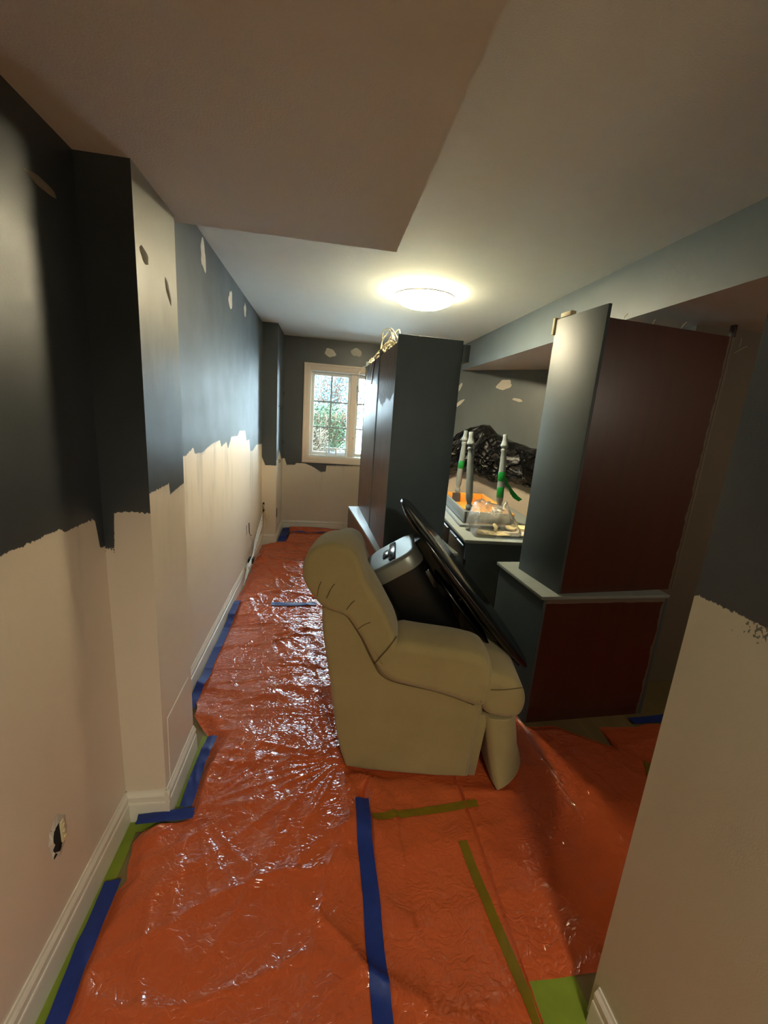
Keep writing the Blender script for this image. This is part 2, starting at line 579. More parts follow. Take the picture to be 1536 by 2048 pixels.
m2 = wall_paint('paint_pillar_far_side', 'y', 4.8, 5.7, [(4.8, 1.02), (4.977, 1.029), (5.203, 1.116), (5.486, 0.974), (5.7, .97)], streak=0.2, seed=14)
ps.data.materials.append(m2)
for f in ps.data.polygons:
    if f.normal.x > 0.5: f.material_index = 1

# window wall with its opening
OX0, OX1, OZ0, OZ1 = -0.20, 0.915, 1.02, 2.12
m = wall_paint('paint_back', 'x', -0.6, 1.3, [(-0.6, .965), (-0.534, 0.968), (-0.507, 0.977), (-0.477, 0.893), (-0.365, 0.896), (-0.359, 0.921), (-0.24, 0.92), (-0.153, 0.89), (-0.021, 0.818), (0.04, 0.83), (0.045, 0.91), (0.484, 0.934), (1.3, .93)], streak=0.3, seed=20, h0=.6, h1=1.3)
bm = nb()
xs = (-0.6, OX0, OX1, 1.3); zs = (0, OZ0, OZ1, ZC + .02)
for i in range(3):
    for j in range(3):
        if i == 1 and j == 1: continue
        box(bm, (xs[i], YB, zs[j]), (xs[i + 1], YB + .2, zs[j + 1]))
bmesh.ops.remove_doubles(bm, verts=bm.verts, dist=1e-5)
wb = struct('wall_back', bm, m, label='window wall, slate paint above cream')

# diagonal wall  x + y = 6.61
m = wall_paint('paint_diagonal', 'x', 0.9, 3.2, [(0.9, 1.1), (3.2, 1.1)], streak=0.2, seed=25, cream=srgb(206, 190, 172), dark=srgb(86, 92, 92))
bm = nb()
prism(bm, [(0.99, 5.62), (2.95, 3.66), (3.15, 3.86), (1.19, 5.82)], lambda x, y: Vector((x, y, 0)), lambda x, y: Vector((x, y, ZC + .02)))
wd = struct('wall_diagonal', bm, m, label='slanting dark grey wall behind the desk')
sbox('wall_right_far', (2.9, 2.2, 0), (3.1, 3.75, ZC), M['greywall'])
sbox('wall_right_stub', (1.98, 2.16, 0), (3.5, 2.30, 2.215), M['greywall'], 'taupe wall strip right of the tall cabinet')
m = wall_paint('paint_right_near', 'y', -2.7, 0.72, [(-2.7, 1.29), (0.5, 1.283), (0.72, 1.278)], streak=0.2, seed=31, smear=0.75, cream=srgb(194, 190, 166))
sbox('wall_right_near', (0.80, -2.7, 0), (0.92, 0.72, ZC + .02), m, 'near right wall end, dark paint above primed cream')
sbox('wall_right_side', (3.4, -2.7, 0), (3.55, 2.2, ZC), simple('side_wall_cream', srgb(200, 186, 160), 0.6))
sbox('wall_behind', (-0.9, -2.8, 0), (3.5, -2.65, ZC), simple('rear_wall_cream', srgb(196, 184, 160), 0.6))


def baseboard(name, p0, p1, nrm, m=M['trim']):
    """moulded baseboard from p0 to p1 (floor points on the wall), nrm points into the room"""
    prof = [(0, 0), (0.016, 0), (0.016, 0.012), (0.0145, 0.078), (0.0135, 0.084), (0.0105, 0.086), (0.0105, 0.098), (0.013, 0.101), (0.013, 0.112), (0.010, 0.118), (0.006, 0.124), (0.004, 0.132), (0, 0.132)]
    p0 = Vector(p0); p1 = Vector(p1); nn_ = Vector(nrm)
    bm = nb()
    prism(bm, prof, lambda a, b: Vector((p0.x, p0.y, b)) + nn_ * a, lambda a, b: Vector((p1.x, p1.y, b)) + nn_ * a)
    o = struct(name, bm, m)
    return o


baseboard('baseboard_left_near', (XL, -2.6, 0), (XL, 1.41, 0), (1, 0, 0))
baseboard('baseboard_pillar_front', (XL, 1.41, 0), (-0.54, 1.41, 0), (0, -1, 0))
baseboard('baseboard_pillar_side', (-0.555, 1.394, 0), (-0.555, 1.75, 0), (1, 0, 0))
baseboard('baseboard_left_far', (XL, 1.75, 0), (XL, 4.9, 0), (1, 0, 0))
baseboard('baseboard_pillar_far_front', (XL, 4.9, 0), (-0.52, 4.9, 0), (0, -1, 0))
baseboard('baseboard_pillar_far_side', (-0.535, 4.884, 0), (-0.535, YB, 0), (1, 0, 0))
baseboard('baseboard_back', (-0.535, YB, 0), (1.0, YB, 0), (0, -1, 0))
baseboard('baseboard_right_near', (0.80, -2.6, 0), (0.80, 0.70, 0), (-1, 0, 0))

# shallow access panel on the pillar side (raised bead around it)
bm = nb()
tube(bm, [(-0.5545, 1.452, 0.14), (-0.5545, 1.455, 0.415), (-0.5545, 1.70, 0.418)], 0.003, 6)
p = obj('panel_bead', bm, M['trim'], bpy.data.objects['wall_pillar_near'])

# ------------------------------------------------------------------ filler patches on the walls
def blob(name, c, ux, uz, rx, rz, n, m, parent, seed=0, thick=0.002, rot=0, jag=0.35):
    """irregular flat patch of compound lying on a wall; c centre, ux/uz in-plane axes"""
    rnd = random.Random(seed)
    c = Vector(c); ux = Vector(ux); uz = Vector(uz); nn_ = Vector(n)
    bm = nb()
    K = 22
    ring = []
    ph = [rnd.uniform(0, 6) for _ in range(4)]
    for k in range(K):
        t = 2 * PI * k / K
        r = 1 + jag * (0.4 * math.sin(2 * t + ph[0]) + 0.3 * math.sin(3 * t + ph[1]) + 0.35 * math.sin(5 * t + ph[2]) + rnd.uniform(-.25, .25))
        x = rx * r * math.cos(t); z = rz * r * math.sin(t)
        x, z = x * math.cos(rot) - z * math.sin(rot), x * math.sin(rot) + z * math.cos(rot)
        ring.append((x, z))
    o = [bm.verts.new(c + ux * x + uz * z + nn_ * 0.0002) for x, z in ring]
    i = [bm.verts.new(c + ux * x * .85 + uz * z * .85 + nn_ * thick) for x, z in ring]
    cc = bm.verts.new(c + nn_ * thick * 1.2)
    for k in range(K):
        k2 = (k + 1) % K
        bm.faces.new((o[k], o[k2], i[k2], i[k])); bm.faces.new((i[k], i[k2], cc))
    return obj(name, bm, m, parent, smooth=True, recalc=False)


Y_, Z_ = (0, 1, 0), (0, 0, 1)
for k, (y, z, ry, rz, rt) in enumerate([(2.666, 2.40, 0.05, 0.07, 0.3), (3.347, 2.335, 0.055, 0.065, 0.2), (3.902, 2.39, 0.05, 0.05, 0.1)]):
    blob('filler_patch', (XL, y, z), Y_, Z_, ry, rz, (1, 0, 0), M['filler'], wl3, seed=k, rot=rt)
blob('filler_patch', (XL, 1.262, 2.09), Y_, Z_, 0.06, 0.011, (1, 0, 0), M['fillerdark'], wl, seed=5, rot=-0.02, jag=.15)
pn = bpy.data.objects['wall_pillar_near']
blob('filler_patch', (-0.555, 1.47, 2.02), Y_, Z_, 0.035, 0.018, (1, 0, 0), M['fillerdark'], pn, seed=6, rot=-0.4, jag=.2)
blob('filler_patch', (-0.555, 1.66, 1.97), Y_, Z_, 0.045, 0.014, (1, 0, 0), M['fillerdark'], pn, seed=7, rot=-1.0, jag=.2)
for k, x in enumerate((0.035, 0.367)):
    blob('filler_patch', (x, YB, (2.342, 2.377)[k]), (1, 0, 0), Z_, 0.068, 0.05, (0, -1, 0), M['filler'], wb, seed=10 + k, jag=.2)
DU = Vector((0.7071, -0.7071, 0)); DN = Vector((-0.7071, -0.7071, 0))
for k, (x, y, z, a_, b_, rt) in enumerate([(1.588, 5.022, 2.005, .07, .022, 0.9), (1.605, 5.005, 1.825, .075, .022, 0.7), (1.985, 4.625, 2.05, .085, .055, 0.4), (2.11, 4.50, 1.89, .055, .017, -0.2)]):
    blob('filler_patch', (x, y, z), DU, Z_, a_, b_, DN, M['filler'], wd, seed=15 + k, rot=rt, jag=.2)

# ------------------------------------------------------------------ window
win = thing('window_1', 'white casement window with colonial grilles in the far wall', 'window', (0, YB, 0))
del win['category']
win['kind'] = 'structure'
bm = nb()
cw = 0.082
for lo, hi in (((OX0 - cw, -.02, OZ0 - cw), (OX0, 0, OZ1 + cw)), ((OX1, -.02, OZ0 - cw), (OX1 + cw, 0, OZ1 + cw)),
               ((OX0, -.02, OZ1), (OX1, 0, OZ1 + cw)), ((OX0, -.02, OZ0 - cw), (OX1, 0, OZ0))):
    box(bm, lo, hi, 0.004)
g = 0.03   # raised outer band of the casing
for lo, hi in (((OX0 - cw, -.027, OZ0 - cw), (OX0 - cw + g, -.018, OZ1 + cw)), ((OX1 + cw - g, -.027, OZ0 - cw), (OX1 + cw, -.018, OZ1 + cw)),
               ((OX0 - cw + g, -.027, OZ1 + cw - g), (OX1 + cw - g, -.018, OZ1 + cw)), ((OX0 - cw + g, -.027, OZ0 - cw), (OX1 + cw - g, -.018, OZ0 - cw + g))):
    box(bm, lo, hi, 0.003)
obj('casing', bm, M['casing'], win, angle=35)
bm = nb()
for lo, hi in (((OX0, -.012, OZ0), (OX0 + .012, .19, OZ1)), ((OX1 - .012, -.012, OZ0), (OX1, .19, OZ1)), ((OX0, -.012, OZ1 - .012), (OX1, .19, OZ1)), ((OX0, -.012, OZ0), (OX1, .19, OZ0 + .014))):
    box(bm, lo, hi, 0.002)
obj('jamb', bm, M['vinyl'], win, angle=35)


def sash(x0, x1, z0, z1):
    bm = nb()
    t = .045
    for lo, hi in (((x0 - t, .07, z0 - t), (x0, .12, z1 + t)), ((x1, .07, z0 - t), (x1 + t, .12, z1 + t)), ((x0, .07, z1), (x1, .12, z1 + t)), ((x0, .07, z0 - t), (x1, .12, z0))):
        box(bm, lo, hi, 0.004)
    s = obj('sash', bm, M['vinyl'], win, angle=35)
    for x in ((x0 + x1) / 2,):
        b = nb(); box(b, (x - .010, .088, z0), (x + .010, .098, z1), 0.002); obj('muntin', b, M['muntin'], s)
    for z in (z0 + (z1 - z0) / 3, z0 + (z1 - z0) * 2 / 3):
        b = nb(); box(b, (x0, .0885, z - .010), (x1, .0975, z + .010), 0.002); obj('muntin', b, M['muntin'], s)
    b = nb(); box(b, (x0, .100, z0), (x1, .103, z1))
    obj('glass_pane', b, GLASS, s)


GLASS = thin_plastic('window_glass', (0.97, 1.0, 1.0, 1), 0.0, 0.0)
sash(-0.147, 0.287, 1.083, 2.067)
sash(0.428, 0.862, 1.083, 2.067)
bm = nb(); box(bm, (0.325, .045, OZ0 + .012), (0.39, .13, OZ1 - .012), 0.004); obj('mullion', bm, M['casing'], win)
bm = nb(); box(bm, (0.372, .052, 1.262), (0.392, .072, 1.312), 0.004); box(bm, (0.378, .03, 1.285), (0.388, .06, 1.295), 0.002)
h = obj('latch', bm, M['chrome'], win); h['label'] = 'small chrome window latch'

# ventilation grille tray on the sill
vt = thing('vent_grille', 'white plastic vent cover with two grilles leaning on the window sill', 'vent', (0.165, 5.635, 1.036))
bm = nb()
for lo, hi in (((-.14, -.012, 0), (.14, .012, .014)), ((-.14, -.012, .096), (.14, .012, .11)), ((-.14, -.012, .014), (-.118, .012, .096)), ((.118, -.012, .014), (.14, .012, .096)), ((-.012, -.012, .014), (.012, .012, .096))):
    box(bm, lo, hi, 0.002)
obj('frame', bm, M['vinyl'], vt, angle=35)
for sx in (-.065, .065):
    for k in range(6):
        b = nb(); box(b, (sx - .053, -.004, .0185 + k * .0135), (sx + .053, .006, .0245 + k * .0135), mat=None)
        obj('slat', b, simple('vent_slat', srgb(196, 204, 212), .5) if k + sx < -.05 else bpy.data.materials.get('vent_slat'), vt)
rod = thing('scraper', 'slim tool with white handle lying on the window sill', 'tool', (-0.09, 5.60, 1.04), 0.1)
bm = nb(); tube(bm, [(-.09, 0, 0), (-.02, 0, 0), (.02, 0.0, 0)], [.006, .007, .005], 8); obj('handle', bm, M['vinyl'], rod, smooth=True)
bm = nb(); box(bm, (.02, -.012, -.002), (.11, .012, .0), .0005); obj('blade', bm, M['drawerdark'], rod)

# ------------------------------------------------------------------ garden outside
sbox('ground_outside', (-9, 5.85, 0.55), (12, 30, 0.85), simple('snowy_ground', srgb(232, 238, 240), 0.9, var=0.03), 'bright snow-covered ground outside the window')
sbox('wall_outside', (-3, 5.81, 0), (4, 5.86, 0.86), M['greywall'])


def shrub(name, label, cat, c, rad, n, leaf, cols, twigs, tw_mat, seed, group=None, zsq=1.0, leaf_bias=0):
    rnd = random.Random(seed)
    t = thing(name, label, cat, c, 0, group)
    bm = nb()
    for k in range(n):
        while True:
            p = Vector((rnd.uniform(-1, 1), rnd.uniform(-1, 1), rnd.uniform(0, 1)))
            q = Vector((p.x, p.y, (p.z - .35) / .65))
            if 0.45 < q.length < 1.0 + rnd.uniform(-.1, .1) and (leaf_bias == 0 or rnd.random() < p.z + (1 - leaf_bias) + p.x * .5): break
        p = Vector((p.x * rad[0], p.y * rad[1], p.z * rad[2]))
        e = Euler((rnd.uniform(-1, 1), rnd.uniform(-1, 1), rnd.uniform(0, 6.3))).to_matrix()
        s = leaf * rnd.uniform(.6, 1.3)
        vs = [bm.verts.new(p + e @ Vector(v) * s) for v in ((-1, 0, 0), (0, -.45, .1), (1, 0, 0), (0, .45, .1))]
        bm.faces.new(vs)
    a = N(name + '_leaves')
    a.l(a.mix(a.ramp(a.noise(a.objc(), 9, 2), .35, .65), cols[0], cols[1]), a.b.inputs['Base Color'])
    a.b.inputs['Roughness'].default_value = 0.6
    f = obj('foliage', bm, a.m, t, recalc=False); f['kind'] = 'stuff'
    bm = nb()
    for k in range(twigs):
        an = rnd.uniform(0, 6.3); rr = rnd.uniform(.3, 1.0)
        tip = Vector((math.cos(an) * rad[0] * rr, math.sin(an) * rad[1] * rr, rad[2] * rnd.uniform(.3, .9)))
        mid_ = tip * .5 + Vector((rnd.uniform(-.1, .1), rnd.uniform(-.1, .1), .1 * rad[2]))
        tube(bm, spline([(tip.x * .15, tip.y * .15, 0), mid_, tip], 3), 0.008, 4)
    g_ = obj('branches', bm, tw_mat, t); g_['kind'] = 'stuff'
    return t


TW = simple('twig_bark', srgb(92, 70, 55), .8, var=.2)
TWP = simple('pale_twig', srgb(92, 78, 60), .8, var=.1)
shrub('shrub', 'bushy green shrub with brown twigs outside the window', 'shrub', (0.02, 7.5, 0.83), (0.55, 0.5, 0.95), 7000, 0.022, (srgb(22, 42, 20), srgb(50, 80, 36)), 260, TW, 3, leaf_bias=0.75)
shrub('shrub', 'bare brown shrub low in front of the window', 'shrub', (-0.26, 6.55, 0.83), (0.36, 0.3, 0.62), 1500, 0.018, (srgb(50, 44, 30), srgb(70, 66, 44)), 260, TWP, 4)
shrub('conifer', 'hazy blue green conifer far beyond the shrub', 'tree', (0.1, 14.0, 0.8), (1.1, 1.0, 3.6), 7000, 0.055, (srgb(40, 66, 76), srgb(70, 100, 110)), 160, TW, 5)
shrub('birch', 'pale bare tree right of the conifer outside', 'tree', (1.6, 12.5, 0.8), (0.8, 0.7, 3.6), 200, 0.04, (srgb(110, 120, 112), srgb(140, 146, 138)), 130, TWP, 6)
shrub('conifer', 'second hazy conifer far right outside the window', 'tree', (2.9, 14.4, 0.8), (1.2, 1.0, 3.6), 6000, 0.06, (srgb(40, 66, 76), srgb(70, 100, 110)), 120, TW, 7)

# ------------------------------------------------------------------ ceiling light
LX, LY = 0.685, 3.22
lt = thing('ceiling_light', 'round frosted glass flush ceiling light, switched on', 'lamp', (LX, LY, ZC))
bm = nb(); lathe(bm, [(0, 0), (0.198, 0), (0.204, -0.006), (0.204, -0.022), (0.0, -0.024)], 48)
obj('base', bm, M['vinyl'], lt, angle=35)
LE = emit('lamp_glow', (1.0, 0.86, 0.56, 1), LAMP_POWER)
_g = N('lamp_glow_graded')          # frosted bowl: brightest under the bulbs, dimmer at its lip
_g.b.inputs['Base Color'].default_value = (.9, .9, .88, 1)
_g.b.inputs['Emission Color'].default_value = (1.0, .86, .56, 1)
_o = _g.sep(_g.objc())
_r = _g.math('SQRT', _g.math('ADD', _g.math('MULTIPLY', _o[0], _o[0]), _g.math('MULTIPLY', _o[1], _o[1])))
_g.l(_g.math('MULTIPLY_ADD', _g.ramp(_r, .215, .11), LAMP_POWER * 1.3, LAMP_POWER * .13), _g.b.inputs['Emission Strength'])
LE = _g.m
bm = nb(); lathe(bm, [(0.208, -0.030), (0.2245, -0.032), (0.226, -0.036), (0.222, -0.044), (0.20, -0.062), (0.15, -0.085), (0.08, -0.098), (0, -0.102)], 64)
obj('shade', bm, LE, lt, smooth=True)
bm = nb(); lathe(bm, [(0.226, -0.030), (0.2295, -0.034), (0.2295, -0.038), (0.226, -0.040), (0.2245, -0.036), (0.226, -0.030)], 64)
h = obj('rim', bm, M['silver'], lt, smooth=True); h['label'] = 'thin metal rim around the shade'

# ------------------------------------------------------------------ orange film
CH_TH = math.radians(-10)
CB = Vector((0.154, 1.583, 0))
CU = Vector((math.cos(CH_TH), math.sin(CH_TH), 0))
CV = Vector((-math.sin(CH_TH), math.cos(CH_TH), 0))


def rot2(x, y, a):
    c, s = math.cos(a), math.sin(a)
    return x * c - y * s, x * s + y * c


def ridge(n, p):
    return np.clip(1 - np.abs(2 * n - 1), 0, 1) ** p


def film_h(x, y):
    x = np.asarray(x, float); y = np.asarray(y, float)
    wx = x + .10 * (vn(x * 3, y * 3, 1) - .5) + .03 * (vn(x * 9, y * 9, 2) - .5)
    wy = y + .10 * (vn(x * 3, y * 3, 3) - .5) + .03 * (vn(x * 9, y * 9, 4) - .5)
    z = np.zeros_like(x)
    a, b = rot2(wx, wy, 0.55); z += .026 * ridge(vn(a * 1.1, b * 3.0, 5), 5)
    a, b = rot2(wx, wy, -0.15); z += .011 * ridge(vn(a * 1.4, b * 5.0, 6), 6)
    a, b = rot2(wx, wy, 1.2); z += .007 * ridge(vn(a * 2.0, b * 6.5, 7), 8)
    a, b = rot2(wx, wy, 0.25)
    cr = vn(x * 1.7 + 4, y * 1.7, 8)
    m = np.maximum(np.clip((cr - .38) * 4, 0, 1), .6 * (y > 2.9)) * np.clip(.12 + .75 * (y - 1.15), .12, 1.0) * np.where(x > .45, .5, 1.0)
    z += .0095 * m * ridge(vn(a * 5.5, b * 15, 9), 3)
    a, b = rot2(wx, wy, 0.9); z += .0070 * m * ridge(vn(a * 7, b * 19, 10), 3)
    z += .004 * vn(x * 5, y * 5, 11)
    # pulled folds radiating from the chair's back foot and the pillar tape
    for (cx, cy, k, amp, rr) in ((0.13, 1.62, 11, .012, .75), (-0.45, 1.42, 9, .008, .45)):
        dx = x - cx; dy = y - cy
        d = np.hypot(dx, dy); an = np.arctan2(dy, dx)
        z += amp * ridge(vn(an * k / 2 + 20, d * 1.2, 12), 5) * np.exp(-((d - .25) / rr) ** 2) * np.clip(d / .12, 0, 1)
    # factory fold lines
    for y0 in (1.62, 1.94, 2.38, 2.86, 3.9, 4.6):
        z += .0035 * np.exp(-((y - y0 - .01 * np.sin(x * 5)) / .006) ** 2)
    z += .004 * np.exp(-((x + .05 - .08 * (y - 1)) / .006) ** 2) * (y < 1.3)
    # flatter beneath the chair
    u = (x - CB.x) * CU.x + (y - CB.y) * CU.y; v = (x - CB.x) * CV.x + (y - CB.y) * CV.y
    ins = np.clip((u + .02) / .05, 0, 1) * np.clip((.80 - u) / .05, 0, 1) * np.clip((v + .06) / .06, 0, 1) * np.clip((.9 - v) / .05, 0, 1)
    z *= 1 - .95 * ins
    z *= np.where((x > .9) | ((x > .35) & (y < 1.4)), .65, 1.0)
    return z + .002


def pl(pts):
    xs_ = [p[0] for p in pts]; ys_ = [p[1] for p in pts]
    return lambda t: np.interp(t, xs_, ys_)


def sheet(name, label, S, T, fx, fy, lift=None, z0=0.0, edge=0.05):
    """grid sheet; S,T 1-D parameter arrays; fx,fy(S,T) give floor positions; z from film_h"""
    s, t = np.meshgrid(S, T, indexing='ij')
    x = fx(s, t); y = fy(s, t, x) if fy.__code__.co_argcount == 3 else fy(s, t)
    z = film_h(x, y)
    si = np.minimum(np.arange(len(S)), np.arange(len(S))[::-1])[:, None] * 0.008
    ti = np.minimum(np.abs(y - y[:, :1]), np.abs(y[:, -1:] - y))
    e = np.clip(np.minimum(si, ti) / edge, 0.12, 1)
    z = z * e + z0
    if lift is not None: z = z + lift(x, y)
    n, m_ = x.shape
    verts = np.stack([x, y, z], -1).reshape(-1, 3)
    i = np.arange(n - 1)[:, None] * m_ + np.arange(m_ - 1)[None, :]
    faces = np.stack([i, i + m_, i + m_ + 1, i + 1], -1).reshape(-1, 4)
    me = bpy.data.meshes.new(name)
    me.from_pydata(verts.tolist(), [], faces.tolist())
    me.polygons.foreach_set('use_smooth', [True] * len(me.polygons))
    me.materials.append(M['film'])
    me.update()
    o = bpy.data.objects.new(name, me); link(o)
    return tag(o, label, 'plastic sheet', 'orange protective film on the floor')


def jit(t, amp, f, s):
    return amp * (vn(np.asarray(t) * f, np.asarray(t) * 0 + s, s) - .5)


# near-left sheet: corridor from the camera to the seam
LE_ = pl([(-.4, -.640), (.84, -.640), (1.14, -.632), (1.18, -.606), (1.30, -.645), (1.352, -.61), (1.366, -.50), (1.40, -.485), (1.80, -.492), (1.85, -.53), (1.944, -.60), (2.10, -.652), (2.60, -.640), (3.23, -.668), (3.34, -.64)])
RE_ = pl([(-.4, .215), (1.45, .235), (1.60, .40), (1.75, .95), (2.38, .95), (2.5, .42), (3.34, .42)])


def lift_flap(x, y):
    return .035 * np.exp(-((y - 1.97) / .10) ** 2) * np.clip((-.50 - x) / .12, 0, 1) + .02 * np.exp(-((y - 1.32) / .05) ** 2 - ((x + .60) / .06) ** 2)


Ty = np.arange(-.4, 3.335, .0085)
sheet('drop_sheet', 'large orange film sheet running from the foreground along the corridor', np.linspace(0, 1, 122), Ty,
      lambda s, t: (LE_(t) + jit(t, .02, 14, 2)) * (1 - s) + (RE_(t) + jit(t, .008, 5, 3)) * s, lambda s, t: t, lift_flap)
# near-right sheet: in front of the chair to the right-hand cabinet
YU = pl([(.2, 1.60), (.55, 2.3), (1.12, 2.3), (1.14, 1.80), (1.20, 1.80), (1.33, 1.785), (1.47, 1.695), (1.560, 1.63), (1.575, 1.765), (1.965, 1.778), (2.7, 1.80)])
YLo = pl([(.2, -.4), (.648, -.4), (.660, .79), (2.7, .79)])
Sx = np.concatenate([np.arange(.200, .648, .0085), [.648, .654, .660], np.arange(.668, 2.7, .0085)])
sheet('drop_sheet', 'orange film sheet between the chair and the right-hand doorway', Sx, np.linspace(0, 1, 120),
      lambda s, t: s, lambda s, t, x: (YLo(x) + jit(x, .012, 12, 5)) * (1 - t) + (YU(x) + jit(x, .02, 10, 6)) * t, None, .0008)
# far sheet
LF = pl([(3.24, -.60), (3.28, -.672), (3.9, -.675), (4.86, -.680), (4.90, -.50), (5.0, -.445), (5.3, -.43)])
sheet('drop_sheet', 'orange film sheet at the far end of the corridor before the window wall', np.linspace(0, 1, 135), np.arange(3.24, 5.34, .0085),
      lambda s, t: (LF(t) + jit(t, .02, 12, 7)) * (1 - s) + .36 * s, lambda s, t: t + .03 * np.exp(-((s - .0) / .1) ** 2) * 0, None, .004)
# small end piece under the window, ruffled against the baseboard
sheet('drop_sheet', 'narrow crumpled orange film strip along the far baseboard', np.arange(-.42, .40, .0085), np.linspace(0, 1, 34),
      lambda s, t: s, lambda s, t, x: 5.32 * (1 - t) + (5.575 + .0 * x) * t, lambda x, y: np.clip((y - 5.48) / .1, 0, 1) * (.02 + .05 * vn(x * 5, x * 0, 30)), .003)


# tapes --------------------------------------------------------------------------------------
def tape(name, label, a0, a1, width, mat, dz=0.003, group=None, flat=False, wob=.002, seed=1):
    a0 = Vector((a0[0], a0[1])); a1 = Vector((a1[0], a1[1]))
    L = (a1 - a0).length; d = (a1 - a0) / L; nr = Vector((-d.y, d.x))
    nu = max(2, int(L / .012)); nv = 6
    U = np.linspace(0, 1, nu + 1); V = np.linspace(-.5, .5, nv + 1)
    u, v = np.meshgrid(U, V, indexing='ij')
    off = wob * 4 * (vn(u * L * 6, u * 0, seed) - .5)
    tip = np.where((u < .5 / nu), .004 * (vn(v * 9, v * 0, seed + 2) - .5), 0) + np.where((u > 1 - .5 / nu), .01 * (vn(v * 9, v * 0, seed + 3) - .5), 0)
    x = a0.x + d.x * (u * L + tip) + nr.x * (v * width + off)
    y = a0.y + d.y * (u * L + tip) + nr.y * (v * width + off)
    z = (film_h(x, y) if not flat else 0 * x + .0015) + dz
    if not flat:   # a tape bridges the finest creases
        k = np.ones(3) / 3
        for j in range(z.shape[1]):
            z[1:-1, j] = np.maximum(np.convolve(z[:, j], k, 'valid'), z[1:-1, j] - .0006)
    vt_ = np.stack([x, y, z], -1).reshape(-1, 3)
    m_ = nv + 1
    i = np.arange(nu)[:, None] * m_ + np.arange(nv)[None, :]
    fc = np.stack([i, i + m_, i + m_ + 1, i + 1], -1).reshape(-1, 4)
    me = bpy.data.meshes.new(name)
    me.from_pydata(vt_.tolist(), [], fc.tolist())
    me.polygons.foreach_set('use_smooth', [True] * len(me.polygons)); me.update()
    me.materials.append(mat)
    o = bpy.data.objects.new(name, me); link(o)
    return tag(o, label, 'tape', group)


BG = 'blue tape strips holding the film'
GG = 'green tape strips on the floor'
tape('masking_tape', 'long blue tape strip in the middle foreground joining two sheets', (.211, 1.395), (.226, .2), .056, M['bluetape'], .004, BG, seed=2)
tape('masking_tape', 'blue tape strip along the near left baseboard in the foreground', (-.641, 1.172), (-.612, .2), .052, M['bluetape'], .004, BG, seed=3)
tape('masking_tape', 'blue tape strip beside the boxed-out column side', (-.487, 1.805), (-.490, 1.42), .046, M['bluetape'], .003, BG, seed=4)
tape('masking_tape', 'short blue tape across the foot of the near column', (-.650, 1.372), (-.450, 1.392), .040, M['bluetape'], .009, BG, seed=5)
tape('masking_tape', 'bright blue tape strip along the far left baseboard', (-.655, 3.31), (-.650, 2.02), .048, M['bluetape'], .002, BG, seed=6)
tape('masking_tape', 'crumpled blue tape on the film seam beyond the chair', (-.385, 3.262), (-.012, 3.272), .055, M['bluetape'], .006, BG, seed=7)
tape('masking_tape', 'wide blue tape at the foot of the far column', (-.468, 5.585), (-.465, 4.93), .095, M['bluetape'], .004, BG, seed=8)
tape('masking_tape', 'thin blue tape line across the film under the window', (-.42, 5.335), (.34, 5.345), .035, M['bluetape'], .012, BG, seed=9)
tape('masking_tape', 'dark blue tape at the right doorway near the tall cabinet', (1.80, 1.80), (2.6, 1.81), .045, M['bluetape'], .004, BG, seed=10)
tape('masking_tape', 'green tape strip pointing at the chair from the centre tape', (.249, 1.304), (.712, 1.362), .034, M['olivetape'], .003, GG, seed=11)
tape('masking_tape', 'green tape strip running to the right wall end in the foreground', (.592, 1.20), (.648, .62), .034, M['olivetape'], .003, GG, seed=12)
tape('masking_tape', 'broad green tape patch by the right wall end', (.722, .80), (.722, .2), .17, M['greentape'], .0, GG, flat=True, seed=13)
tape('masking_tape', 'green tape border along the near left baseboard', (-.672, 1.39), (-.672, .2), .050, M['greentape'], .0, GG, flat=True, seed=14)
tape('masking_tape', 'green tape border in front of the near column', (-.69, 1.375), (-.545, 1.375), .042, M['greentape'], .001, GG, flat=True, seed=15)
tape('masking_tape', 'green tape border along the column side', (-.524, 1.40), (-.524, 1.83), .032, M['greentape'], .0, GG, flat=True, seed=16)
tape('masking_tape', 'short green tape end seen through the right doorway', (1.66, 1.52), (1.60, 1.42), .034, M['olivetape'], .003, GG, seed=17)

# ------------------------------------------------------------------ armchair
ch = thing('armchair', 'khaki microfibre armchair with rolled back, seen from its side', 'chair', (CB.x, CB.y, .004), CH_TH)
ID = lambda u, v, z: Vector((u, v, z))
W = .80
F = M['fabric']
# side / arm panels down to the floor
side = [(0, .015), (-.03, .10), (-.058, .22), (-.088, .43), (-.115, .58), (-.135, .70), (-.14, .80), (-.10, .825), (-.03, .79), (.0, .745), (.041, .683), (.072, .62), (.10, .575), (.135, .53), (.2, .50), (.35, .475), (.445, .455), (.54, .425), (.588, .415), (.590, .36), (.578, .30), (.566, .02), (.41, .006), (.23, .004), (.097, .006)]
for v0, v1 in ((-.005, .17), (W - .17, W + .005)):
    bm = nb(); puffy(bm, side, v0, v1, .022, ID, mid=3)
    obj('side_panel', bm, F, ch, smooth=True)
# body behind and below
bm = nb(); puffy(bm, [(0, .015), (-.03, .10), (-.058, .22), (-.088, .43), (-.115, .58), (-.14, .78), (-.02, .78), (.05, .45), (.10, .38), (.56, .37), (.56, .02)], .10, W - .10, .02, ID, mid=6)
obj('body', bm, F, ch, smooth=True)
# rolled padded arms
arm = chaikin([(.095, .575), (.13, .515), (.20, .482), (.35, .458), (.445, .436), (.54, .404), (.60, .41), (.622, .50), (.60, .60), (.565, .648), (.46, .668), (.37, .674), (.28, .68), (.18, .69)], 2)
for v0, v1 in ((-.035, .205), (W - .205, W + .035)):
    bm = nb(); puffy(bm, arm, v0, v1, .042, ID, crown=.006, mid=5)
    obj('arm', bm, F, ch, smooth=True)
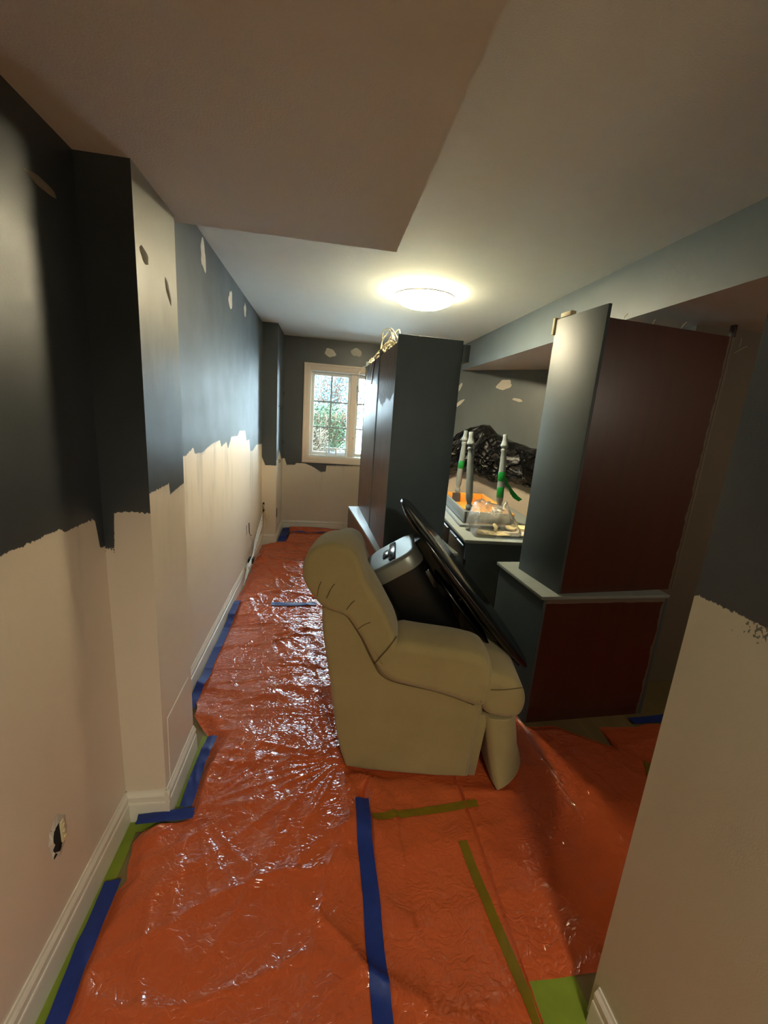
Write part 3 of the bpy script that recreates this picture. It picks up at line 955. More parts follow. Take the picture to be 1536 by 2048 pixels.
# rolled back cushion
back = chaikin([(-.115, .80), (-.155, .83), (-.198, .885), (-.222, .94), (-.222, 1.00), (-.195, 1.055), (-.145, 1.088), (-.08, 1.095), (-.015, 1.07), (.015, 1.02), (.032, .955), (.072, .90), (.124, .815), (.182, .712), (.205, .60), (.16, .50), (.095, .575), (.072, .62), (.041, .68), (0, .74), (-.035, .785)], 2)
bm = nb(); puffy(bm, back, -.03, .20, .026, ID, crown=.004, mid=6)
obj('back_wing', bm, F, ch, smooth=True)


def slump(u, v, z):
    k = min(1, max(0, (z - .60) / .3)); t = v / W
    return Vector((u - .03 * k * (u > -.12) * min(1, (u + .12) / .12) - .01 * k * t, v, z - k * (.02 + .135 * t)))


bm = nb(); puffy(bm, back, .16, W + .02, .05, slump, crown=.012, mid=12)
obj('back_cushion', bm, F, ch, smooth=True)
# T-shaped seat cushion
bm = nb()
puffy(bm, chaikin([(.16, .37), (.62, .365), (.62, .50), (.45, .50), (.30, .485), (.16, .48)], 1), .19, W - .19, .03, ID, mid=5)
puffy(bm, chaikin([(.585, .372), (.66, .355), (.74, .362), (.765, .41), (.762, .475), (.735, .525), (.68, .555), (.60, .575), (.55, .57), (.56, .45)], 2), -.03, W + .03, .04, ID, crown=.008, mid=8)
obj('seat_cushion', bm, F, ch, smooth=True)
# recess strip and footrest
bm = nb(); puffy(bm, [(.555, .02), (.60, .02), (.622, .34), (.57, .345)], .01, W - .01, .008, ID, mid=3)
obj('front_rail', bm, F, ch, smooth=True)


def outline(k):
    a_ = [(.585, -.012), (.66, -.022), (.725, -.005), (.752, .06), (.758, .25), (.758, W - .25), (.752, W - .06), (.725, W + .005), (.66, W + .022), (.585, W + .012)]
    b_ = [(.655, -.070), (.73, -.045), (.80, .02), (.830, .10), (.835, .25), (.835, W - .25), (.83, W - .10), (.80, W - .02), (.73, W + .045), (.655, W + .07)]
    return [(p[0] * (1 - k) + q[0] * k, p[1] * (1 - k) + q[1] * k) for p, q in zip(a_, b_)]


bm = nb()
levels = [(0.0, .350, .012), (0.02, .342, .0), (.25, .27, -.004), (.5, .18, -.004), (.75, .10, 0), (1, .020, 0), (1, .016, .01)]
rings = []
for k, z, ins in levels:
    o_ = chaikin(outline(k), 2)
    cx = sum(p[0] for p in o_) / len(o_)
    rings.append([bm.verts.new((p[0] + (cx - p[0]) * ins * 3, p[1], z + (.045 * max(0, (p[0] - .66) / .17) if k == 1 else 0))) for p in o_])
for A, B in zip(rings, rings[1:]):
    n_ = len(A)
    for i in range(n_): bm.faces.new((A[i], A[(i + 1) % n_], B[(i + 1) % n_], B[i]))
bm.faces.new(rings[0]); bm.faces.new(rings[-1][::-1])
obj('footrest', bm, F, ch, smooth=True)
# seams and gathered creases on the visible side
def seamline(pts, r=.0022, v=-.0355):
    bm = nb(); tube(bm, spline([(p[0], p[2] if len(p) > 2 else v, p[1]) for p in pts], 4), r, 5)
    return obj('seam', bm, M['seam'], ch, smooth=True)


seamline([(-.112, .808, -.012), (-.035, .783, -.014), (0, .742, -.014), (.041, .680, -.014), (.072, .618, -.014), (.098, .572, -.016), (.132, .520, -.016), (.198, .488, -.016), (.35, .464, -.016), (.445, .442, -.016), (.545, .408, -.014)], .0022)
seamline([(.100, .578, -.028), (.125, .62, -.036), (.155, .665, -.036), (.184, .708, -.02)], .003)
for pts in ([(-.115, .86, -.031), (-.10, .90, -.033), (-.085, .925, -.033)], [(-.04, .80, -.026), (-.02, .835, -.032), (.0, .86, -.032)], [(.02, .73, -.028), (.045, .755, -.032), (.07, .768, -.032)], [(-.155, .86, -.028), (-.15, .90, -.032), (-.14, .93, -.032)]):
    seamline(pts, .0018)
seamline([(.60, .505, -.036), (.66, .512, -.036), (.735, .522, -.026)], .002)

# ------------------------------------------------------------------ paper shredder on the seat
def chw(u, v, z):
    return CB + CU * u + CV * v + Vector((0, 0, z))


ax = Vector((-.56, 0, .83)).normalized()
px_ = Vector((.83, 0, .56)).normalized()
Mx = Matrix((px_, Vector((0, 1, 0)), ax)).transposed().to_4x4()   # local x=thickness, y=v, z=axis
base = Vector((.015, .22, .858)) - ax * .52
shr = thing('paper_shredder', 'black bin with a silver top tilted on the armchair seat', 'shredder')
shr.matrix_world = Matrix.Translation(CB + Vector((0, 0, .004))) @ Matrix.Rotation(CH_TH, 4, 'Z') @ Matrix.Translation(base) @ Mx


def rrect(x0, x1, y0, y1, r, n=6):
    pts = []
    for cx, cy, a0 in ((x1 - r, y1 - r, 0), (x0 + r, y1 - r, 90), (x0 + r, y0 + r, 180), (x1 - r, y0 + r, 270)):
        for k in range(n + 1):
            t = math.radians(a0 + 90 * k / n)
            pts.append((cx + r * math.cos(t), cy + r * math.sin(t)))
    return pts


def loft(bm, rows, cap=True):
    rings = [[bm.verts.new((x, y, z)) for x, y in pts] for pts, z in rows]
    for A, B in zip(rings, rings[1:]):
        n_ = len(A)
        for i in range(n_): bm.faces.new((A[i], A[(i + 1) % n_], B[(i + 1) % n_], B[i]))
    if cap:
        bm.faces.new(rings[0][::-1]); bm.faces.new(rings[-1])


bm = nb()
loft(bm, [(rrect(.035, .245, .03, .31, .05), 0.03), (rrect(.02, .26, .012, .328, .07), 0.05), (rrect(.012, .268, .006, .334, .07), .08), (rrect(0, .28, 0, .34, .075), .445)])
obj('bin', bm, M['blackplastic'], shr, angle=40)
bm = nb()
loft(bm, [(rrect(-.002, .282, -.002, .342, .077), .446), (rrect(-.002, .282, -.002, .342, .077), .505), (rrect(.004, .276, .004, .336, .072), .516), (rrect(.02, .26, .02, .32, .06), .521), (rrect(.03, .25, .03, .31, .05), .520)])
obj('lid', bm, M['silver'], shr, angle=50)
bm = nb(); box(bm, (.135, .05, .521), (.17, .29, .528), .003); box(bm, (.10, .12, .5215), (.13, .22, .526), .002)
h = obj('slot', bm, M['blackgloss'], shr, angle=40); h['label'] = 'black feed slot panel in the silver lid'
bm = nb(); box(bm, (.225, .03, .30), (.284, .31, .40), .006)
obj('front_panel', bm, M['blackgloss'], shr, angle=40)

# ------------------------------------------------------------------ leaning black glass shelves
def lean(name, label, L, Wd, c0, ang, thick):
    t = thing(name, label, 'table top')
    d = Vector((math.cos(ang), 0, math.sin(ang)))           # long direction in u,z
    nr_ = Vector((-d.z, 0, d.x))
    mm = Matrix((d, Vector((0, 1, 0)), nr_)).transposed().to_4x4()
    t.matrix_world = Matrix.Translation(CB) @ Matrix.Rotation(CH_TH, 4, 'Z') @ Matrix.Translation(Vector(c0)) @ mm
    return t


ang = math.atan2(-.80, .71)
tb = lean('tv_stand', 'black oval glossy stand with two levels leaning across the armchair seat', 1.1, .55, (.505, .42, .788), ang, .02)


def oval(name, a_, b_, z0, z1, m, parent, cx=0):
    bm = nb()
    N_ = 56
    def ring(k, z):
        return [bm.verts.new((cx + a_ * k * math.copysign(abs(math.cos(t)) ** .8, math.cos(t)), b_ * k * math.copysign(abs(math.sin(t)) ** .8, math.sin(t)), z)) for t in [2 * PI * i / N_ for i in range(N_)]]
    e = (z1 - z0) * .35
    rr = [ring(1 - e / b_ * 1.0, z0), ring(1, z0 + e), ring(1, z1 - e), ring(1 - e / b_, z1)]
    for A, B in zip(rr, rr[1:]):
        for i in range(N_): bm.faces.new((A[i], A[(i + 1) % N_], B[(i + 1) % N_], B[i]))
    bm.faces.new(rr[0][::-1]); bm.faces.new(rr[-1])
    return obj(name, bm, m, parent, angle=50)


oval('top_shelf', .54, .28, .010, .040, M['blackgloss'], tb, 0)
oval('bottom_shelf', .34, .20, -.058, -.040, M['blackgloss'], tb, .16)
for sx in (.02, .38):
    for sy in (-.10, .10):
        bm = nb(); tube(bm, [(sx, sy, -.040), (sx, sy, .010)], .012, 10); obj('post', bm, M['chrome'] if False else M['blackplastic'], tb)
bm = nb(); box(bm, (-.34, -.07, -.075), (-.05, .07, .010), .012); obj('bracket', bm, M['blackplastic'], tb)
bm = nb()
for sy in (-.235, .235):
    tube(bm, [(-.20, sy * .8, .0), (.1, sy, -.006), (.48, sy * .5, .0)], .008, 8)
obj('rail', bm, M['blackgloss'], tb, smooth=True)

# ------------------------------------------------------------------ cabinets
def place(o, x, y, z, yaw):
    o.location = (x, y, z); o.rotation_euler = (0, 0, yaw)


def hutch(name, label, wd, dp, h_top, side_extra, mat_back, group=None, shelves=4, post=False):
    """open bookcase; local x 0..wd along its back board (y=0 is the back plane), opening towards +y, z from its base"""
    t = thing(name, label, 'cabinet', group=group)
    th = .018
    for k, x0 in enumerate((0, wd - th)):
        o = boxobj('side_panel', (x0, -.002, 0), (x0 + th, dp, h_top + (side_extra if k == 0 or not post else 0)), M['slate'], t, .0015)
    bm = nb(); box(bm, (th, 0.0, 0), (wd - th, .008, h_top)); obj('back_panel', bm, mat_back, t)
    boxobj('top_panel', (th, .008, h_top - .02), (wd - th, dp, h_top - .002), M['slate'], t, .001)
    for k in range(shelves):
        z = .02 + k * (h_top - .04) / shelves
        boxobj('shelf', (th, .008, z), (wd - th, dp - .01, z + .018), M['slate'], t, .001)
    return t


def base_cab(name, label, wd, dp, h_top, mat_back, edge='base'):
    t = thing(name, label, 'cabinet')
    th = .018
    bm = nb(); box(bm, (0, -.002, .0), (th, dp, h_top - .0185), .0015); obj('side_panel', bm, M['slate'], t)
    bm = nb(); box(bm, (wd - th, -.002, .0), (wd, dp, h_top - .0185), .0015); obj('side_panel', bm, M['slate'], t)
    bm = nb(); box(bm, (th, 0.0, .0), (wd - th, .008, h_top - .0185)); obj('back_panel', bm, mat_back, t)
    bm = nb(); box(bm, (-.012, -.001, h_top - .018), (wd + .004, dp + .02, h_top), .002); obj('worktop', bm, M['slatetop'], t, angle=35)
    for k, x0 in enumerate((th, wd / 2)):
        bm = nb(); box(bm, (x0 + .004, dp, .09), (x0 + wd / 2 - .02, dp + .018, h_top - .03), .002); d_ = obj('door', bm, M['slate'], t, angle=35)
        bm = nb(); tube(bm, [(x0 + .05, dp + .035, .45), (x0 + .05, dp + .035, .58)], .005, 8); obj('handle', bm, M['chrome'], d_)
    bm = nb(); box(bm, (th, dp - .06, 0), (wd - th, dp - .045, .09)); obj('plinth', bm, M['drawerdark'], t)
    return t


ZT = .758
# right-hand pair: back boards face the camera
mb = mahog('mahogany_base_back', .765, .735, 'base')
rb = base_cab('base_cabinet', 'base cabinet under the right tall cabinet, mahogany back board facing out', .765, .50, ZT, mb)
place(rb, 1.152, 1.830, 0, math.radians(2.8))
mu = mahog('mahogany_hutch_back', .775, 1.356, 'right')
ru = hutch('bookcase', 'tall right bookcase on a base cabinet, glossy mahogany back board facing out', .775, .370, 1.356, .058, mu, post=True)
boxobj('corner_post', (.757, -.002, 1.356), (.775, .022, 1.414), simple('dark_post', srgb(44, 14, 8), .4), ru, .001)
place(ru, 1.245, 1.867, ZT, math.radians(6.2))
# the far side panel of that bookcase is taupe
sp_ = [c for c in ru.children if c.name.startswith('side_panel')]
sp_[1].data.materials.clear(); sp_[1].data.materials.append(M['greywall'])

# left pair: two bookcases side by side, backs to the corridor
for k, (y0, wd_) in enumerate(((2.455, .62), (3.095, .75))):
    mm = mahog('mahogany_corridor_back_%d' % k, wd_, 1.27, None, patch=(k == 0))
    o = hutch('bookcase', ('near bookcase of the middle pair, grey side panel facing the camera', 'far bookcase of the middle pair, beside the window')[k], wd_, .385, 1.262, .043, mm)
    # local x must run along +y, local y (opening) along +x  -> mirrored frame built by rotation of -90 about z then reversed run
    yaw = math.radians(-90 + 2.2)
    xx = .395 if k == 0 else .372
    # rotate so that local +y points to +x ; local +x then points to -y, so start from the far end
    yend = y0 + wd_
    if k == 0: boxobj('face_trim', (-.0, .387, 1.19), (wd_, .43, 1.285), M['slate'], o, .002)
    place(o, xx - .0 - math.sin(math.radians(2.2)) * wd_, yend, ZT, yaw)
lb = base_cab('base_cabinet', 'long base cabinet under the middle bookcases, light worktop edge showing', 1.34, .52, ZT, mahog('mahogany_corridor_base_back', 1.34, .735, None))
place(lb, .252, 3.79, 0, math.radians(-90 + 5.0))

# ------------------------------------------------------------------ desk with drawers
dk = thing('desk', 'slate painted desk with black drawers behind the armchair', 'desk', (1.056, 2.80, 0), math.radians(-3.5))
DW, DD = .86, 1.62
bm = nb(); box(bm, (0, 0, .735), (DW, DD, .76), .003); obj('desk_top', bm, M['slatetop'], dk, angle=35)
bm = nb(); box(bm, (.02, .02, .60), (DW - .02, .045, .735), .002); obj('apron', bm, M['slate'], dk)
bm = nb(); box(bm, (.035, .028, .0), (.30, .05, .60), .002); obj('end_panel', bm, M['slate'], dk)
bm = nb(); box(bm, (.40, .028, .0), (DW - .02, .05, .60), .002); obj('end_panel', bm, M['slate'], dk)
bm = nb(); box(bm, (.06, .06, .0), (DW - .03, DD - .03, .72)); obj('carcass', bm, M['drawerdark'], dk)
for c_ in range(3):
    for r_ in range(4):
        y0 = .05 + c_ * .52; z0 = .04 + r_ * .17
        bm = nb(); box(bm, (.02, y0, z0), (.06, y0 + .50, z0 + .155), .004); d_ = obj('drawer', bm, M['drawerdark'], dk, angle=35)
        bm = nb(); box(bm, (.010, y0 + .03, z0 + .135), (.022, y0 + .22, z0 + .143), .001); box(bm, (.010, y0 + .25, z0 + .135), (.022, y0 + .45, z0 + .143), .001)
        obj('handle', bm, M['chrome'], d_)
ps_ = thing('paper_sheet', 'stray white paper corner wedged between desk drawers and the black stand', 'paper')
bm = nb()
p3 = [on('x', 1.03, 878, 1092), on('x', 1.03, 884, 1098), on('x', 1.03, 911, 1127), on('x', 1.03, 898, 1128)]
vs = [bm.verts.new(p) for p in p3]; vs2 = [bm.verts.new(p + Vector((.002, 0, 0))) for p in p3]
bm.faces.new(vs); bm.faces.new(vs2[::-1])
for i in range(4): bm.faces.new((vs[i], vs2[i], vs2[(i + 1) % 4], vs[(i + 1) % 4]))
obj('sheet', bm, M['paper'], ps_)

# ------------------------------------------------------------------ upturned side table on the desk
tt = thing('side_table', 'small grey side table standing upside down on the desk', 'table', (0, 0, 0))
T0 = Vector((1.135, 3.17))
TW_, TD_ = .50, 1.0
yawt = math.radians(-5)
tm = Matrix.Translation((T0.x, T0.y, .762)) @ Matrix.Rotation(yawt, 4, 'Z')
def tpart(name, lo, hi, m, bev=.002):
    bm = nb(); box(bm, lo, hi, bev); bmesh.ops.transform(bm, matrix=tm, verts=bm.verts)
    return obj(name, bm, m, tt, angle=35)
tpart('table_top', (-.0, -.0, 0), (TW_, TD_, .022), M['legpaint'], .006)
tpart('top_board', (.045, .045, .0222), (TW_ - .045, TD_ - .045, .031), M['pine'])
tpart('apron', (.035, .035, .0325), (.053, TD_ - .035, .125), M['legpaint'])
tpart('apron', (.055, .035, .0325), (TW_ - .055, .053, .125), M['legpaint'])
tpart('apron', (TW_ - .053, .035, .0325), (TW_ - .035, TD_ - .035, .125), M['pine'])
tpart('apron', (.055, TD_ - .053, .0325), (TW_ - .055, TD_ - .035, .125), M['pine'])
legprof = [(0, 0), (.0, 0)]
LP_ = [(.0, .0), (.018, .0), (.024, .012), (.026, .03), (.018, .045), (.016, .055), (.024, .075), (.026, .10), (.026, .20), (.024, .32), (.0205, .42), (.018, .455), (.023, .465), (.023, .475), (.017, .482), (.017, .488), (.027, .498), (.028, .508), (.023, .52), (.018, .538), (.0155, .555), (.0155, .584), (.013, .588), (0, .588)]
legs = []
for (bx_, by_), (tx, ty), yp in (((938, 1009), (942.5, 864), 3.27), ((999, 1001), (1011, 869), 3.30), ((916, 975), (932, 861), 4.1), ((0, 0), (0, 0), 0)):
    if yp == 0: continue
    B0 = on('y', yp, bx_, by_); T_ = on('y', yp, tx, ty)
    zb = .885
    k = (zb - B0.z) / (T_.z - B0.z)
    B1 = B0 + (T_ - B0) * k
    d = (T_ - B1)
    s = d.length / .588
    q = Vector((0, 0, 1)).rotation_difference(d.normalized()).to_matrix().to_4x4()
    bm = nb(); lathe(bm, [(r * 1.13, z * s) for r, z in LP_], 20)
    bmesh.ops.transform(bm, matrix=Matrix.Translation(B1) @ q, verts=bm.verts)
    lg = obj('leg', bm, M['legpaint'], tt, angle=40)
    bm = nb(); box(bm, (B1.x - .05, B1.y - (.07 if not legs else .029), .7942), (B1.x + .025, B1.y + .029, B1.z), .002)
    obj('leg_block', bm, simple('dark_leg_block', srgb(66, 68, 76), .45) if not legs else bpy.data.materials['dark_leg_block'], lg)
    legs.append((B1, T_, d))
# green tape rings round legs, one trailing end
def ringtape(i, f0, f1, nm, lab):
    B1, T_, d = legs[i]
    bm = nb()
    q = Vector((0, 0, 1)).rotation_difference(d.normalized()).to_matrix().to_4x4()
    L = d.length
    lathe(bm, [(.0300, L * f0), (.0308, L * f0 + .001), (.0304, L * (f0 + f1) / 2), (.0296, L * f1 - .001), (.0290, L * f1)], 20)
    bmesh.ops.transform(bm, matrix=Matrix.Translation(B1) @ q, verts=bm.verts)
    o = obj(nm, bm, M['kelly'], None, smooth=True)
    return tag(o, lab, 'tape')
ringtape(1, .18, .32, 'tape_band', 'lower green tape ring round the right leg of the upturned table')
ringtape(1, .40, .52, 'tape_band', 'upper green tape ring round the right leg of the upturned table')
ringtape(2, .40, .52, 'tape_band', 'green tape ring round the far leg of the upturned table')
B1, T_, d = legs[1]
cc = [on('y', 3.29, *q) for q in ((1010, 955), (1013, 968), (1020, 977), (1024, 985), (1031, 994), (1041, 1001))]
bm = nb()
ws = [.010, .016, .012, .02, .024, .022]
prev = None
for i, p in enumerate(cc):
    tw = i * .5
    off = Vector((math.sin(tw) * .3 + .8, -math.cos(tw) * .4, .45)).normalized() * ws[i]
    pr = (bm.verts.new(p - off), bm.verts.new(p + off))
    if prev: bm.faces.new((prev[0], prev[1], pr[1], pr[0]))
    prev = pr
bmesh.ops.subdivide_edges(bm, edges=bm.edges, cuts=1, smooth=.5)
o = obj('tape_tail', bm, M['kelly'], None, smooth=True)
tag(o, 'loose green tape end hanging off the right table leg', 'tape')

# ------------------------------------------------------------------ clear bag with fittings, folded cloths on the desk
bag = thing('plastic_bag', 'crumpled clear plastic bag of fittings on the desk', 'bag', (1.35, 2.965, .762), math.radians(-4))
rb_ = random.Random(4)
bm = nb()
def bagf(u, v):
    x = (u - .5) * .38; y = (v - .35) * .30
    e = min(u, 1 - u, v, 1 - v)
    z = .23 * min(1, e * 6) ** .55 * (.5 + .6 * v) + .06 * (float(vn(u * 7, v * 7, 3)) - .5) + .018 * (float(vn(u * 17, v * 17, 5)) - .5)
    return Vector((x + .02 * (float(vn(u * 6, v * 6, 8)) - .5), y, max(.002, z)))
grid(bm, 36, 36, bagf)
obj('film_skin', bm, thin_plastic('clear_bag_film', (.99, .98, .96, 1), .0, .14, .55, milky=.13), bag, smooth=True)
bm = nb(); box(bm, (-.13, -.07, .004), (.02, .04, .016), .002, mat=Matrix.Rotation(-.35, 4, 'Z')); cd = obj('mounting_plate', bm, M['card'], bag)
for x in (-.10, -.06, -.02):
    b = nb(); box(b, (x, -.045, .0162), (x + .02, -.039, .0172), mat=Matrix.Rotation(-.35, 4, 'Z')); obj('slot', b, M['hole'], cd)
bm = nb(); box(bm, (.0, -.06, .004), (.15, .06, .012), .003, mat=Matrix.Rotation(.1, 4, 'Z')); obj('instruction_card', bm, M['card'], bag)
bm = nb(); tube(bm, [(-.0, -.02, .03), (.01, -.0, .06), (.0, .03, .075)], [.013, .016, .012], 10); obj('cap', bm, M['card'], bag, smooth=True)
for k, (x, y, z, rz, lab) in enumerate(((1.56, 2.96, .762, .1, 'lowest folded cream cloth on the desk edge beside the bag'), (1.60, 3.05, .786, -.15, 'upper folded cream cloth on the desk beside the bag'))):
    bm = nb()
    box(bm, (-.11, -.06, 0), (.14, .06, .022), .009, 3)
    bmesh.ops.subdivide_edges(bm, edges=bm.edges, cuts=2, use_grid_fill=True)
    for v in bm.verts: v.co.z += .006 * math.sin(v.co.x * 30 + k) * (v.co.z > .01)
    o = obj('folded_cloth', bm, M['card'] if k else M['filler'], None, smooth=True)
    place(o, x, y, z, rz); tag(o, lab, 'cloth')

# ------------------------------------------------------------------ black plastic cover on the diagonal wall
a = N('black_bin_liner')
a.b.inputs['Base Color'].default_value = (.006, .006, .007, 1); a.b.inputs['Roughness'].default_value = .16
a.b.inputs['Specular IOR Level'].default_value = .7
a.bump(a.noise(a.objc(), 24, 5, .6), .6, .02)
bm = nb()
tops = pl([(-.30, 1.30), (.0, 1.38), (.12, 1.47), (.28, 1.56), (.42, 1.60), (.50, 1.59), (.60, 1.50), (.85, 1.42), (1.1, 1.37), (1.4, 1.33)])
bots = pl([(-.30, .93), (.0, .93), (.25, 1.02), (.45, .99), (.62, .93), (.85, .98), (1.1, .93), (1.4, .93)])
O0 = Vector((1.56, 5.05, 0))
def cov(s, q):
    t = -.28 + s * 1.5
    zt_ = float(tops(t)); zb_ = float(bots(t))
    z = zb_ + (zt_ - zb_) * q + .015 * (float(vn(t * 14, q * 3, 4)) - .5)
    dep = .03 + .20 * (math.sin(PI * min(1, max(0, q)) ** .8)) ** .6 * min(1, s * 9, (1 - s) * 9)
    fold = .05 * float(ridge(vn(t * 9 + (q - 1) * 2.2 * (t - .45), q * .9, 6), 4)) + .028 * float(ridge(vn(t * 16 - q * 5, q * 5, 7), 4)) + .03 * float(ridge(vn(t * 5 + q * 6, q * 7 - t * 3, 8), 5))
    dep = .012 if q <= 0 or q >= 1 or s <= 0 or s >= 1 else dep + fold - .04
    return O0 + DU * t + DN * max(.006, dep) + Vector((0, 0, z))
grid(bm, 190, 80, cov)
o = obj('plastic_cover', bm, a.m, None, smooth=False, recalc=True)
tag(o, 'black plastic sheeting draped over a fixture on the slanting wall', 'plastic cover')

# ------------------------------------------------------------------ wires, hooks, sockets
def cable(name, label, pts, r, m, cat='cable', parent=None, n=6):
    bm = nb(); tube(bm, spline(pts, n), r, 6)
    o = obj(name, bm, m, parent, smooth=True)
    if parent is None: tag(o, label, cat)
    return o


wt = thing('cable_bundle', 'tangle of cream cables on top of the middle bookcase', 'cable', (0, 0, 0))
rw = random.Random(11)
zt_ = 2.022
ctr = [Vector((.40, 2.62, zt_)), Vector((.41, 2.85, zt_)), Vector((.40, 3.05, zt_)), Vector((.39, 3.35, zt_)), Vector((.375, 3.62, zt_)), Vector((.365, 3.80, zt_))]
for k in range(30):
    i = rw.randrange(0, 5)
    c0 = ctr[i]; c1 = ctr[min(5, i + rw.choice((1, 1, 2)))]
    hgt = rw.uniform(.02, .07) if k > 5 else rw.uniform(.09, .15)
    if k <= 4: c0, c1 = ctr[0], ctr[3]
    mid_ = (c0 + c1) / 2 + Vector((rw.uniform(-.03, .08), rw.uniform(-.08, .08), hgt))
    q1 = c0 + (mid_ - c0) * .5 + Vector((rw.uniform(-.02, .03), rw.uniform(-.03, .03), hgt * .35))
    q2 = mid_ + (c1 - mid_) * .5 + Vector((rw.uniform(-.03, .03), rw.uniform(-.03, .03), hgt * .2))
    j = lambda: Vector((rw.uniform(-.01, .05), rw.uniform(-.04, .04), .004))
    cable('wire', '', [c0 + j(), q1, mid_, q2, c1 + j()], .0035, M['whitewire'], parent=wt)
# loose ends over the back boards
for pts in ([(.385, 3.70, 2.03), (.345, 3.72, 2.00), (.338, 3.73, 1.90)], [(.385, 3.45, 2.03), (.350, 3.44, 2.01), (.345, 3.44, 1.88)],
            [(.37, 3.84, 2.03), (.31, 3.90, 2.01), (.28, 3.93, 1.90), (.30, 3.92, 1.80)]):
    cable('wire', '', pts, .0035, M['whitewire'], parent=wt)
cable('wire', '', [(.28, 3.93, 1.86), (.285, 3.9, 1.72), (.31, 3.84, 1.66), (.335, 3.78, 1.70)], .003, M['blackwire'], parent=wt)
cable('wire', '', [(.385, 3.12, 2.03), (.352, 3.16, 2.02), (.345, 3.30, 1.84)], .0035, M['blackwire'], parent=wt)
bm = nb(); box(bm, (.39, 3.02, 2.024), (.44, 3.10, 2.065), .006); obj('junction_box', bm, M['blackplastic'], wt)

# power strip and plug on the right tall bookcase
pw = thing('power_strip', 'cream power strip hooked over the top of the right bookcase', 'power strip', (0, 0, 0))
c1 = on('z', 2.176, 1126, 629); c2 = on('z', 2.176, 1113, 634)
def lerp(a_, b_, t): return a_ + (b_ - a_) * t
e0 = Vector((1.245, 1.867, 0)); dirv = Vector((-math.sin(math.radians(6.2)), math.cos(math.radians(6.2)), 0))
q0 = e0 + dirv * .30
mt = Matrix.Translation((q0.x, q0.y, 2.172)) @ Matrix.Rotation(math.radians(6.2), 4, 'Z')
bm = nb(); box(bm, (-.004, -.045, .001), (.03, .035, .024), .004, mat=mt); obj('plug', bm, M['card'], pw, angle=40)
bm = nb(); box(bm, (-.006, .072, -.075), (.03, .092, .012), .005, mat=mt); obj('socket_block', bm, M['card'], pw, angle=40)
cable('lead', '', [mt @ Vector(p) for p in ((.03, -.0, .012), (.06, .03, .03), (.04, .08, .01))], .004, M['whitewire'], parent=pw)
q1 = mt @ Vector((.01, .076, -.16))
bm = nb(); tube(bm, [mt @ Vector((.006, .076, -.14)), mt @ Vector((.006, .076, -.50))], .0022, 6); obj('cord', bm, M['blackwire'], pw)

# loose staples / wire ends on the right bookcase's top edge
for k, (u0, dx, dz, lab) in enumerate(((.10, .02, .035, 'bent wire end sticking up near the left of the right bookcase top'), (.27, .012, .03, 'short wire end sticking up from the middle of the right bookcase top'), (.44, .025, .04, 'longer wire end sticking up right of the middle of the right bookcase top'))):
    p0 = Vector((1.245, 1.867, 2.110)) + Vector((math.cos(math.radians(6.2)), math.sin(math.radians(6.2)), 0)) * u0 + Vector((0, .012, 0))
    cable('wire_end', lab, [p0, p0 + Vector((dx * .4, 0, dz * .6)), p0 + Vector((dx, .0, dz))], .0013, M['whitewire'], cat='wire')
for k, p_ in enumerate((((1478, 694), (1482, 676)), ((1468, 706), (1494, 692)))):
    a0, a1 = on('y', 2.158, *p_[0]), on('y', 2.158, *p_[1])
    bm = nb(); tube(bm, [a0, (a0 + a1) / 2 + Vector((.004, 0, .004)), a1], .0016, 5)
    obj('scratch_thread', bm, M['filler'], bpy.data.objects['wall_right_stub'])

# black hooks on the far column
for k, (px0, py0) in enumerate(((563, 786), (560, 815), (564, 884), (560, 922))):
    y = on('x', -.535, px0, py0).y if False else (5.45, 5.05, 5.45, 5.05)[k]
    z = on('y', y, px0, py0).z
    bm = nb(); tube(bm, spline([(-.535, y, z + .012), (-.515, y, z + .010), (-.506, y, z - .004), (-.515, y, z - .016), (-.525, y, z - .012)], 4), .0035, 6)
    o = obj('wall_hook', bm, M['blackwire'], None, smooth=True)
    tag(o, ('uppermost black hook on the far column, near the window wall', 'second black hook down, on the front edge of the far column', 'third black hook down on the far column, near the window wall', 'lowest black hook on the front edge of the far column')[k], 'hook', 'black hooks on the far column')

# torn socket hole in the near left wall
sk = thing('socket_hole', 'torn open socket box in the near left wall', 'socket', (XL, 1.035, .385))
bm = nb(); box(bm, (-.004, -.026, -.052), (.0018, .012, .046), .001); obj('cavity', bm, M['hole'], sk)
bm = nb()
rs = random.Random(3)
K = 26
o_ = []; i_ = []
for k in range(K):
    t = 2 * PI * k / K
    o_.append(bm.verts.new((0.0005, .040 * math.cos(t) * rs.uniform(.85, 1.15), .062 * math.sin(t) * rs.uniform(.9, 1.12))))
    i_.append(bm.verts.new((rs.uniform(.002, .007), -.006 + .024 * math.cos(t) * rs.uniform(.7, 1.1), -.003 + .046 * math.sin(t) * rs.uniform(.8, 1.05))))
for k in range(K): bm.faces.new((o_[k], o_[(k + 1) % K], i_[(k + 1) % K], i_[k]))
obj('torn_rim', bm, M['filler'], sk, recalc=False)
bm = nb(); box(bm, (.0, .008, -.035), (.007, .024, .035), .002)
for z in (-.02, .0, .02): box(bm, (.006, .012, z - .003), (.010, .020, z + .003), .001)
obj('socket', bm, M['card'], sk, angle=40)
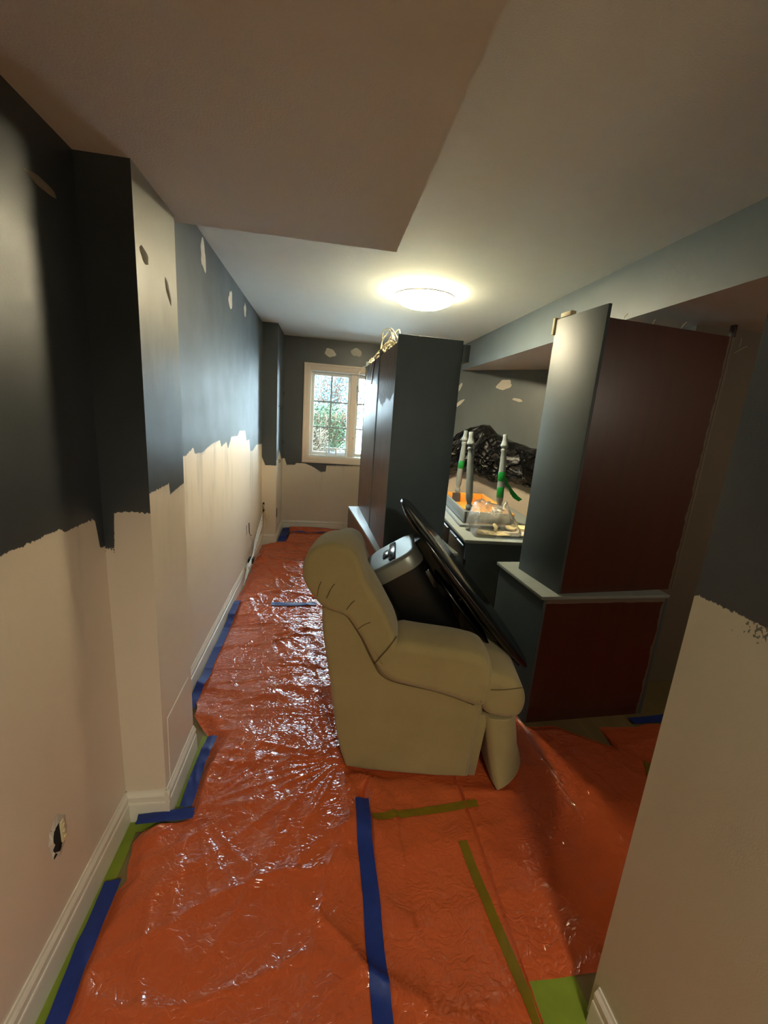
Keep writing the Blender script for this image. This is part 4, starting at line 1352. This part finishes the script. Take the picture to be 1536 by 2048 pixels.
# far left wall opening with hanging leads
sk2 = thing('wire_outlet', 'open wire outlet with hanging leads low on the far left wall', 'socket', (0, 0, 0))
q = [on('x', XL + .004, x, y) for x, y in ((494, 1052), (495, 1068))]
bm = nb(); box(bm, (XL - .004, q[1].y - .03, q[1].z), (XL + .002, q[0].y + .0, q[0].z + .01), .001); obj('cavity', bm, M['hole'], sk2)
for pts in ([(498, 1046), (499, 1066), (503, 1071)], [(499, 1068), (502, 1078), (502, 1092), (504, 1103)]):
    cable('lead', '', [on('x', XL + .02, *p) for p in pts], .004, M['blackwire'] if pts[0][1] < 1050 else M['vinyl'], parent=sk2)
ad = thing('power_adapter', 'white cable and black plug heaped by the far left baseboard', 'adapter', (0, 0, 0))
pc = on('x', -.64, 505, 1100)
bm = nb(); box(bm, (-.03, -.05, -.02), (.02, .04, .03), .006, mat=Matrix.Translation((-.655, pc.y + .05, .14))); obj('plug', bm, M['blackplastic'], ad, angle=40)
bm = nb(); box(bm, (-.02, -.05, -.015), (.02, .05, .015), .006, mat=Matrix.Translation((-.66, pc.y - .10, .14))); obj('brick', bm, M['vinyl'], ad, angle=40)
for k in range(4):
    cable('lead', '', [(-.66, pc.y - .35 + .02 * k, .05 + .01 * k), (-.655, pc.y - .15, .10 + .02 * k), (-.65, pc.y + .1, .13 + .02 * k), (-.67, pc.y + .35, .17 + .03 * k), (-.66, 4.70, .30 + .04 * k)], .005, M['vinyl'], parent=ad)
sk3 = thing('wire_outlet', 'torn outlet with frayed cream wires in the corner by the far column', 'socket', (0, 0, 0))
bm = nb(); box(bm, (-.685, 4.893, .40), (-.665, 4.8985, .52), .001); obj('cavity', bm, M['hole'], sk3)
rr_ = random.Random(8)
for k in range(6):
    cable('lead', '', [(-.675, 4.892, .44 + .012 * k), (-.655 + rr_.uniform(-.01, .01), 4.86, .45 + rr_.uniform(-.02, .03)), (-.62 + rr_.uniform(-.02, .02), 4.85, .37 + rr_.uniform(-.02, .05)), (-.59 + rr_.uniform(-.02, .02), 4.86, .32 + rr_.uniform(-.03, .04))], .004, M['whitewire'], parent=sk3)
cable('lead', '', [(-.67, 4.89, .42), (-.655, 4.86, .33), (-.66, 4.84, .22), (-.66, 4.82, .14)], .004, M['whitewire'], parent=sk3)
sk4 = thing('socket_hole', 'small dark socket opening on the far column side', 'socket', (-.535, 5.0, .375))
bm = nb(); box(bm, (-.003, -.04, -.055), (.0015, .04, .055), .001); obj('cavity', bm, M['hole'], sk4)
bm = nb(); box(bm, (0, -.05, -.065), (.001, .05, .065)); obj('rim', bm, M['filler'], sk4)
